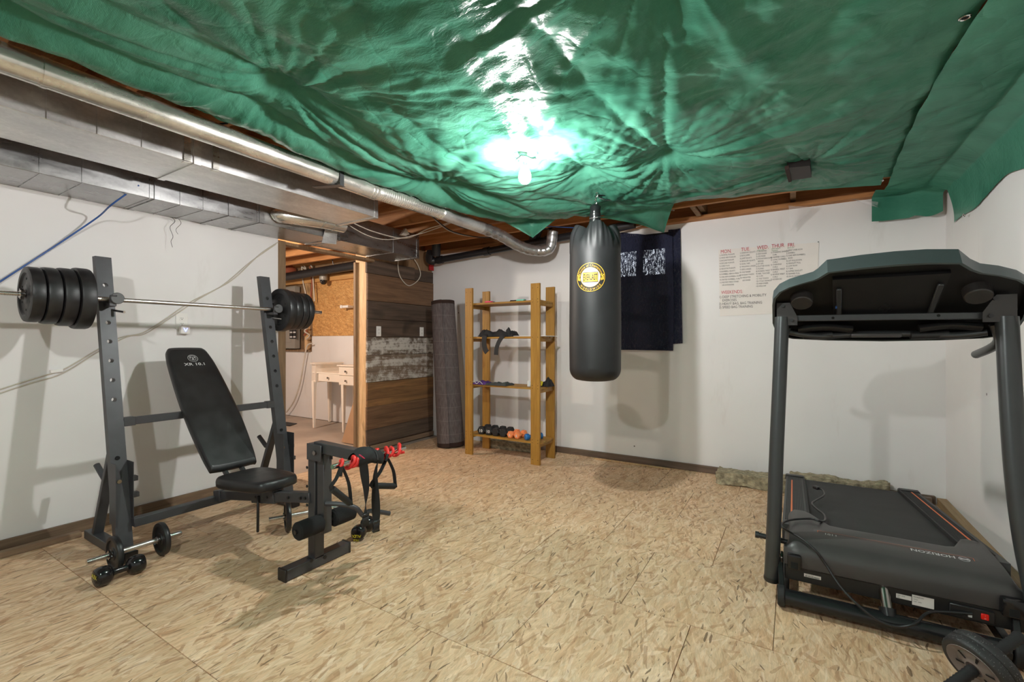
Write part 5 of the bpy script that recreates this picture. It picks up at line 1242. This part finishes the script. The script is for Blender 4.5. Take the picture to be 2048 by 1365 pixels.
for r in (.012, .019, .026):
    for k in range(6):
        a0 = k * PI / 3 + .1; pts = [cp(.355 + r * math.cos(a0 + q * .22), 2.615 + r * .8 * math.sin(a0 + q * .22), .0235) for q in range(4)]; mb.tube(pts, .0016, 5)
obj('speaker_slots', mb, M_hole, dp)
for x in (.185, .505): obj('support_strut', MB().bar(cp(x + (.01 if x > .3 else -.01), 2.50, .012), cp(x, 2.640, .006), .020, .012, NV), M_brown if x < 0 else M_tube, tm)
obj('blue_label', MB().box(cp(.178, 2.585, .004), (.022, .016, .002), Matrix.Rotation(-.69, 3, 'X')), M_bluecable, tm)
for x in (.035, .640):
    obj('cup_holder', MB().lathe([(0, 0), (.040, 0), (.044, .004), (.047, .044), (0, .044)], cp(x, 2.560, .004), NV, 28), M_brown, tm)
obj('cross_bracket', MB().bar((-.02, 2.635, 1.325), (.70, 2.635, 1.318), .030, .030), M_tube, tm)
for x in (.16, .53): obj('hole', MB().cyl((x, 2.6185, 1.322), (x, 2.6205, 1.322), .006, n=12), M_hole, tm)
for x0, x1, s in ((-.068, .018, 1), (.668, .752, -1)):
    obj('mount_plate', MB().prism([(x0, 2.600, 1.40), (x1 if s < 0 else x0 + .055, 2.600, 1.40), (x1, 2.600, 1.33), (x1, 2.600, 1.29), (x0, 2.600, 1.29)] if s > 0 else [(x0 + .03, 2.59, 1.40), (x1 + .005, 2.59, 1.40), (x1 + .005, 2.59, 1.29), (x0 - .01, 2.59, 1.29), (x0 - .01, 2.59, 1.33)], (0, .006, 0)), M_brown, tm)
    for q in ((.3, 1.385), (.72 if s > 0 else .15, 1.315)):
        p = V((x0 + (x1 - x0) * q[0], 2.597 if s > 0 else 2.588, q[1])); obj('mount_bolt', MB().cyl(p, p + V((0, -.008, 0)), .008, n=10), M_blk, tm)
obj('hand_bar', MB().tube([(-.03, 2.70, 1.262), (.10, 2.72, 1.238), (.25, 2.735, 1.246), (.36, 2.74, 1.248), (.46, 2.735, 1.246), (.60, 2.72, 1.238), (.70, 2.70, 1.250)], .0145, 14, smooth=5), M_tube, tm)
for a, b in ((.045, .165), (.455, .585)): obj('pulse_grip', MB().tube([(a, 2.722, 1.240), ((a + b) / 2, 2.728, 1.241), (b, 2.728, 1.245)], .0185, 14, smooth=4), M_blk, tm)
obj('key_pod', MB().box((.330, 2.728, 1.240), (.19, .05, .020), None, .009, 2), M_tread, tm)
for a, b in (((.02, 2.69, 1.272), (.24, 2.70, 1.270)), ((.48, 2.70, 1.270), (.68, 2.69, 1.272))):
    obj('grip_wing', MB().tube([a, V(a).lerp(V(b), .5) + V((0, 0, .012)), b], .018, 12, smooth=4, rx=.03), M_inner2, tm)
obj('side_handle', MB().tube([(.715, 2.68, 1.285), (.735, 2.70, 1.235), (.742, 2.74, 1.205), (.740, 2.82, 1.180), (.735, 2.98, 1.150)], .0185, 14, smooth=6), M_tube, tm)
obj('side_handle', MB().tube([(-.025, 2.68, 1.285), (-.040, 2.70, 1.235), (-.045, 2.74, 1.205), (-.045, 2.82, 1.180), (-.045, 2.98, 1.150)], .0185, 14, smooth=6), M_blk, tm)

# ================================================================== AB WHEEL
aw = thing('ab_wheel', 'ab roller wheel with speckled tyre and black handles, bottom right corner', 'ab roller', (.552, 2.176, 0))
cW = V((.548, 2.172, .107)); a_ = V((.68, .60, .42)).normalized()
obj('tyre', MB().lathe([(.080, -.034), (.092, -.036), (.098, -.030), (.1005, -.018), (.101, -.003), (.097, 0), (.101, .003), (.1005, .018), (.098, .030), (.092, .036), (.080, .034)], cW, a_, 72), M_tyre, aw, sharp=60)
w2 = a_.cross(V((0, 0, 1))).normalized(); u_ = w2.cross(a_); mb = MB()
for k in range(520):
    a = random.uniform(0, 2 * PI); h = random.uniform(-.031, .031); r = .1008 if abs(h) < .02 else .0990
    if abs(h) < .003: continue
    c = cW + a_ * h + (u_ * math.cos(a) + w2 * math.sin(a)) * r; n_ = (u_ * math.cos(a) + w2 * math.sin(a)); t_ = a_.cross(n_); s_ = random.uniform(.0008, .0016)
    mb.add([c + a_ * s_ + n_ * .0004, c + t_ * s_ + n_ * .0004, c - a_ * s_ + n_ * .0004, c - t_ * s_ + n_ * .0004, c + n_ * .0012], [(0, 1, 4), (1, 2, 4), (2, 3, 4), (3, 0, 4)], False)
o = obj('tread_specks', mb, M_tyrespeck, aw); o['kind'] = 'stuff'
for s in (-1, 1):
    obj('wheel_disc', MB().lathe([(0, .026), (.020, .026), (.024, .034), (.030, .030), (.055, .024), (.072, .032), (.080, .036), (.083, .030), (.08, .01), (0, .01)], cW, a_ * s, 56), M_wheelgrey, aw, sharp=35)
    mb = MB()
    for k in range(6):
        a = k * PI / 3 + .4; dr = u_ * math.cos(a) + w2 * math.sin(a); tr = a_.cross(dr); c = cW + a_ * s * .0295 + dr * .045
        mb.prism([c + dr * .014 + tr * .004, c + dr * .014 - tr * .004, c - dr * .012 - tr * .0025, c - dr * .012 + tr * .0025], a_ * s * .001)
    o = obj('spoke_slots', mb, M_hole, aw); o['kind'] = 'stuff'
    prh = [(0, .034), (.0165, .034), (.018, .045)]
    for k in range(9): prh += [(.0185, .050 + k * .0135), (.0165, .0565 + k * .0135)]
    prh += [(.0185, .172), (.019, .182), (.013, .190), (0, .190)]
    obj('handle', MB().lathe(prh, cW, a_ * s, 22), M_blkm, aw)

# ================================================================== INSULATION, STRIPS
def batt(label, x0, x1, y0, y1, z0, z1, seed, rot=0):
    bm = bmesh.new(); bmesh.ops.create_cube(bm, size=1); bmesh.ops.scale(bm, vec=(x1 - x0, y1 - y0, z1 - z0), verts=bm.verts)
    bmesh.ops.subdivide_edges(bm, edges=bm.edges[:], cuts=26, use_grid_fill=True)
    cen = V(((x0 + x1) / 2, (y0 + y1) / 2, (z0 + z1) / 2)); mb = MB(); vs = []
    for v in bm.verts:
        p = v.co.copy(); n_ = noise.noise_vector(p * 16 + V((seed, 0, 0))) * .014 + noise.noise_vector(p * 45 + V((seed, 3, 0))) * .008; p.z += .014 * noise.noise(V((p.x * 5, p.y * 5, seed)))
        p = Matrix.Rotation(rot, 3, 'Z') @ p; q = p + n_ + cen; q.z = max(q.z, .001); vs.append(q)
    bm.verts.index_update(); mb.add(vs, [[v.index for v in f.verts] for f in bm.faces]); bm.free()
    return tag(obj('insulation_batt', mb, M_ins, sharp=180), label, 'insulation')
batt('torn mineral wool batt on the floor left of treadmill by back wall', -.56, -.03, 4.235, 4.42, 0, .105, 2, .02)
batt('mineral wool batt lying behind the rear of the treadmill', -.02, .62, 4.385, 4.50, 0, .125, 9, 0)

batt('crumbling mineral wool lying on floor under the shelf rack', -3.02, -2.42, 4.32, 4.45, 0, .085, 14, .02)
# ================================================================== WALL FITTINGS
def outlet(name, label, o, xd, nrm, w_=.070, h_=.114):
    o, xd, nrm = V(o), V(xd).normalized(), V(nrm).normalized(); R = Matrix((xd, V((0, 0, 1)), nrm)).transposed()
    th = thing(name, label, 'outlet', o); obj('cover_plate', MB().box(o + nrm * .003, (w_, h_, .006), R, .002), M_white, th)
    for z in (-.020, .020):
        r = obj('receptacle', MB().box(o + nrm * .0068 + V((0, 0, z)), (.030, .026, .002), R, .0008), M_white, th)
        mb = MB()
        for s in (-1, 1): mb.box(o + nrm * .008 + xd * s * .006 + V((0, 0, z + .003)), (.0022, .008, .0006), R)
        mb.cyl(o + nrm * .0076 + V((0, 0, z - .007)), o + nrm * .0084 + V((0, 0, z - .007)), .0028, n=10); obj('slots', mb, M_hole, r)
    return th
outlet('wall_outlet', 'white double outlet on the white wall with glowing device plugged in', PX(363, 640, XW + .001), (0, 1, 0), (1, 0, 0), .078, .12)
ng = thing('plug_in_device', 'small white plug-in device with blue glowing mark below the outlet socket', 'night light', PX(369, 657, XW + .02))
c = PX(369, 657, XW + .030); obj('body', MB().box(c, (.036, .062, .062), None, .010, 2), M_white, ng)
obj('blue_light', MB().prism([c + V((.0185, -.014, .012)), c + V((.0185, 0, -.016)), c + V((.0185, .014, .012)), c + V((.0185, .009, .012)), c + V((.0185, 0, -.007)), c + V((.0185, -.009, .012))], (.0012, 0, 0)), emit('blue_glow', (.12, .2, 1), 3), ng)
outlet('wall_outlet', 'white outlet on the dark plank wall near the doorway post', PX(757, 660, -3.994), (0, 1, 0), (1, 0, 0))
outlet('wall_outlet', 'white outlet on the dark plank wall near the rolled rug', PX(843, 661, -3.994), (0, 1, 0), (1, 0, 0))
XC = XW + .006
cable('cable', [PX(556, 482, XC), PX(520, 506, XC), PX(470, 553, XC), PX(430, 577, XC), PX(380, 602, XC), PX(330, 636, XC), PX(285, 663, XC), PX(240, 673, XC), PX(190, 700, XC), PX(150, 724, XC), PX(120, 739, XC), PX(60, 757, XC), PX(-30, 786, XC)], .0042, M_cable, 'beige cable stapled diagonally down the white wall from the doorway corner')
cable('cable', [PX(552, 486, XC), PX(500, 522, XC), PX(448, 566, XC + .004), PX(400, 594, XC), PX(340, 634, XC), PX(290, 665, XC), PX(255, 671, XC), PX(200, 699, XC), PX(125, 744, XC), PX(60, 764, XC), PX(-30, 794, XC)], .0038, M_cable, 'second beige cable running just beneath the first on the white wall')
tag(obj('cable_clip', MB().bar(PX(100, 741, XC), PX(126, 738, XC), .022, .02, (1, 0, 0)), M_white), 'white cable clip on the diagonal cables at the left', 'clip')
cable('cable', [V((-3.45, 1.205, 2.18)), PX(224, 406, -3.55), PX(195, 432, -3.78), PX(120, 483, XC + .01), PX(60, 522, XC + .01), PX(-30, 580, XC + .01)], .0050, M_bluecable, 'blue network cable sloping down the wall from the duct at the left')
cable('wire', [PX(343, 432, -3.80), PX(350, 440, -3.80), PX(340, 452, -3.80), PX(346, 470, -3.80), PX(342, 480, -3.8), PX(345, 492, -3.80)], .0016, M_blackcable, 'thin dark loose wire dangling from the duct above the bench', 'wire')
cable('wire', [PX(340, 432, -3.79), PX(355, 434, -3.79), PX(362, 444, -3.79), PX(352, 456, -3.79), PX(356, 466, -3.79)], .0014, M_blackcable, 'curled thin wire beside the other one hanging from the duct', 'wire')
cable('wire', [PX(797, 515, -3.97), PX(796, 530, -3.975), PX(800, 550, -3.975), PX(812, 566, -3.975), PX(822, 568, -3.975), PX(836, 558, -3.975), PX(841, 545, -3.975), PX(836, 528, -3.97), PX(828, 515, -3.97)], .0055, M_cable, 'loop of white wire hanging over the top planks', 'cable')
cable('cable', [V((-2.50, 1.25, 2.345)), PZ(418, 250, 2.29), PZ(432, 262, 2.27), PZ(470, 272, 2.30), PZ(560, 300, 2.325), PZ(640, 335, 2.325), PZ(700, 362, 2.30), PZ(745, 385, 2.28), PZ(790, 397, 2.27), PZ(818, 393, 2.30), PZ(870, 435, 2.30), PZ(905, 460, 2.25), PZ(960, 472, 2.26), PZ(1010, 470, 2.30)], .0052, M_blackcable, 'black cable running along the tarp edge beside the round duct')
cable('cable', [PZ(880, 425, 2.33), PZ(900, 440, 2.30), PZ(935, 455, 2.29), PZ(970, 443, 2.34)], .0048, M_blackcable, 'short black cable sagging under the straight duct section')
cable('cable', [PX(700, 440, -3.30), PX(740, 458, -3.32), PX(790, 472, -3.35), PX(820, 472, -3.30), PZ(856, 455, 2.31), PZ(890, 445, 2.33), PZ(925, 430, 2.35)], .0050, M_cable, 'beige cable sagging in front of the shaded duct above the plank wall')
cable('cable', [PX(690, 443, -3.30), PX(730, 466, -3.32), PX(765, 476, -3.34), PX(800, 474, -3.32), PZ(850, 462, 2.29), PZ(905, 442, 2.34)], .0042, M_cable, 'lower beige cable sagging beside the first one above the plank wall')
cable('cable', [PZ(870, 437, 2.33), PZ(900, 460, 2.28), PZ(940, 470, 2.29), PZ(985, 471, 2.33)], .0042, M_cable, 'pale cable hanging below the joists by the black riser')
tag(obj('red_tag', MB().bb(-3.98, -3.965, 4.44, 4.52, 2.13, 2.20, .001), M_tag), 'small red tag at the top right end of the plank wall', 'tag')
tag(obj('scrap_block', MB().bb(-3.995, -3.96, 4.02, 4.06, 2.127, 2.19, .002), M_studdark), 'small wooden block above the planks beneath the shaded duct', 'wood block')
cable('cable', [PZ(1085, 449, 2.34), PZ(1130, 452, 2.34), PZ(1160, 453, 2.34)], .005, M_bluecable, 'short blue cable along the joist left of the punching bag')
tag(obj('cable_box', MB().prism([PX(803, 467, -3.36), PX(812, 454, -3.36), PX(819, 466, -3.36), PX(812, 469, -3.36)], (-.03, 0, 0)), M_cable), 'small pale wire nut bundle hanging above shaded duct end', 'wire')

# ================================================================== FAR ROOM THINGS
FY = YB - .032
ep = thing('breaker_panel', 'grey electrical breaker panel on the far room wall behind the barbell', 'electrical panel', (-7.0, FY, 1.1))
a, b = PY(566, 574, FY), PY(600, 700, FY)
obj('box', MB().bb(a.x - .03, b.x, FY - .09, FY, 1.10, a.z, .004), M_panelgrey, ep)
obj('door', MB().bb(a.x + .08, b.x - .10, FY - .096, FY - .09, 1.2, a.z - .15, .003), M_panelgrey, ep)
pc_ = PY(586, 661, FY - .096); 
obj('breaker_recess', MB().bb(pc_.x - .09, pc_.x + .09, FY - .099, FY - .097, 1.26, 1.62), M_hole, ep)
for sx_ in (-.045, .045):
    for k in range(9): obj('breaker', MB().bb(pc_.x + sx_ - .030, pc_.x + sx_ + .030, FY - .104, FY - .099, 1.275 + k * .037, 1.30 + k * .037, .001), M_blk if k % 2 else M_print, ep)
for i, (pts, m, l) in enumerate((([(603, 525), (606, 560), (612, 590), (610, 612)], M_cable, 'white wire running down beside the breaker panel'), ([(620, 530), (624, 565), (622, 590), (626, 620)], M_copper, 'red brown wire running down the far room stud'), ([(625, 536), (627, 570), (629, 600)], M_cable, 'pale wire next to the red brown wire on the far stud'),
        ([(612, 640), (606, 652), (614, 660), (608, 668)], M_copper, 'tangled red brown wires below the barbell plates on the far stud'), ([(616, 652), (609, 660), (619, 668), (612, 676)], M_cable, 'tangled pale wires beneath the red brown tangle on the far stud'),
        ([(624, 684), (614, 690), (608, 720), (600, 765), (588, 800), (573, 822)], M_cable, 'long white wire trailing down the far white wall'),
        ([(598, 518), (604, 530), (612, 536), (606, 522), (616, 520), (624, 532)], M_cable, 'curled pale wires bunched under the far joists'), ([(596, 516), (610, 518), (640, 515), (668, 508)], M_cable, 'white cable strung across the far joists'))):
    cable('wire', [PY(x, y, FY - .05 - .01 * (i % 3)) for x, y in pts], .011, m, l, 'wire', 5)
tag(obj('insulation_tuft', MB().lathe([(0, 0), (.05, .02), (.10, .06), (.08, .12), (0, .16)], PY(575, 540, FY - .1), (1, 0, .1), 10), M_copper), 'pinkish insulation tuft above the far black pipe', 'insulation')
cmr = thing('dome_camera', 'grey and black dome security camera under the far room beam', 'camera', PY(648, 565, FY - .1))
p = PY(647, 560, FY - .12); obj('housing', MB().lathe([(0, .02), (.055, .02), (.060, .03), (.060, .105), (.052, .115), (0, .115)], p + V((0, 0, -.005)), (0, 0, 1), 28), M_panelgrey, cmr)
obj('dome', MB().lathe([(0, -.052), (.022, -.048), (.040, -.034), (.051, -.010), (.053, .014), (0, .016)], p, (0, 0, 1), 28), M_dip, cmr)
obj('lens', MB().cyl(p + V((.018, -.050, -.012)), p + V((.020, -.056, -.014)), .014, n=16), M_steel, cmr)
tag(obj('wall_bracket', MB().box(PY(694, 611, FY - .05), (.16, .10, .035), None, .004).box(PY(683, 611, FY - .10), (.04, .03, .045), None, .004), M_white), 'white bracket fixed to the far strand board wall', 'bracket')
# white vanity desk
dk = thing('vanity_desk', 'white vanity desk with side drawers and slim tapered legs in the far room', 'desk', (-5.4, 4.2, 0))
DF = 4.02
def leg(x, y, zt, r0=.024, r1=.012):
    obj('leg', MB().loft([[V((x + sx * r, y + sy * r, z)) for sx, sy in ((-1, -1), (1, -1), (1, 1), (-1, 1))] for r, z in ((r1, 0), (r0, zt * .95), (r0, zt))]), M_desk, dk)
leg(-5.745, 4.03, .66); leg(-5.115, 4.03, .64); leg(-5.985, 4.46, .66); leg(-5.42, 4.46, .64); leg(-5.93, 4.42, .66) if False else None
obj('top', MB().bb(-5.80, -4.95, 4.04, 4.48, .765, .785, .003), M_desk, dk)
md = obj('middle_drawer', MB().bb(-5.66, -5.20, 4.035, 4.45, .660, .764, .003), M_desk, dk)
rc = obj('side_cabinet', MB().bb(-5.20, -4.80, 4.02, 4.46, .625, .880, .003), M_desk, dk)
obj('cabinet_top', MB().bb(-5.22, -4.78, 4.0, 4.47, .880, .900, .004), M_desk, dk)
for z0, z1 in ((.635, .752), (.762, .872)):
    d_ = obj('drawer', MB().bb(-5.185, -4.815, 4.008, 4.02, z0, z1, .004), M_desk, dk)
    obj('knob', MB().lathe([(0, 0), (.006, 0), (.006, .012), (.014, .018), (.014, .024), (0, .028)], (-5.03, 4.008, (z0 + z1) / 2), (0, -1, 0), 16), M_chrome, d_)
obj('knob', MB().lathe([(0, 0), (.006, 0), (.006, .012), (.014, .018), (.014, .024), (0, .028)], (-5.43, 4.035, .715), (0, -1, 0), 16), M_chrome, md)
lc = obj('side_cabinet', MB().prism([(-5.70, 4.02, .640), (-5.68, 4.44, .640), (-5.92, 4.46, .640), (-6.00, 4.30, .640), (-5.90, 4.10, .640)], (0, 0, .25)), M_desk, dk)
obj('cabinet_top', MB().prism([(-5.68, 4.0, .890), (-5.66, 4.46, .890), (-5.93, 4.48, .890), (-6.02, 4.30, .890), (-5.91, 4.08, .890)], (0, 0, .018)), M_desk, dk)
for z in (.705, .825): obj('knob', MB().lathe([(0, 0), (.006, 0), (.006, .014), (.015, .02), (.015, .026), (0, .03)], (-5.955, 4.19, z), (-1, -.35, 0), 16), M_chrome, dk)
tag(obj('cardboard_sheet', MB().prism([PZ(683, 882), PZ(707, 886), PY(707, 800, 3.60)], (.0, .015, 0)), M_card), 'brown cardboard sheet leaning beside the doorway post', 'cardboard')
tag(obj('floor_grate', MB().prism([PZ(572, 842, -.008), PZ(594, 845, -.008), PZ(580, 850, -.008), PZ(570, 849, -.008)], (0, 0, .006)), M_blkm), 'small dark grate on the concrete floor of the far room', 'grate')

# repeats share a group
GROUPS = {'hex_dumbbell': 'hex dumbbells on the bottom shelf', 'adjustable_dumbbell': 'adjustable dumbbells on the floor around the bench', 'dumbbell': 'round headed dipped dumbbells', 'resistance_loop': 'folded bands on the top shelf',
          'insulation_batt': 'mineral wool pieces on the floor', 'wall_outlet': 'white wall outlets', 'air_duct': 'rectangular air ducts on the left', 'tarp': 'green tarps under the joists', 'drain_pipe': 'black drain pipes',
          'cable': 'loose cables on walls and joists', 'wire': 'loose wires', 'plastic_film': 'clear plastic film scraps on the back wall'}
for o in list(C.objects):
    if o.parent is None and 'category' in o.keys():
        b_ = o.name.split('.')[0]
        if b_ in GROUPS: o['group'] = GROUPS[b_]
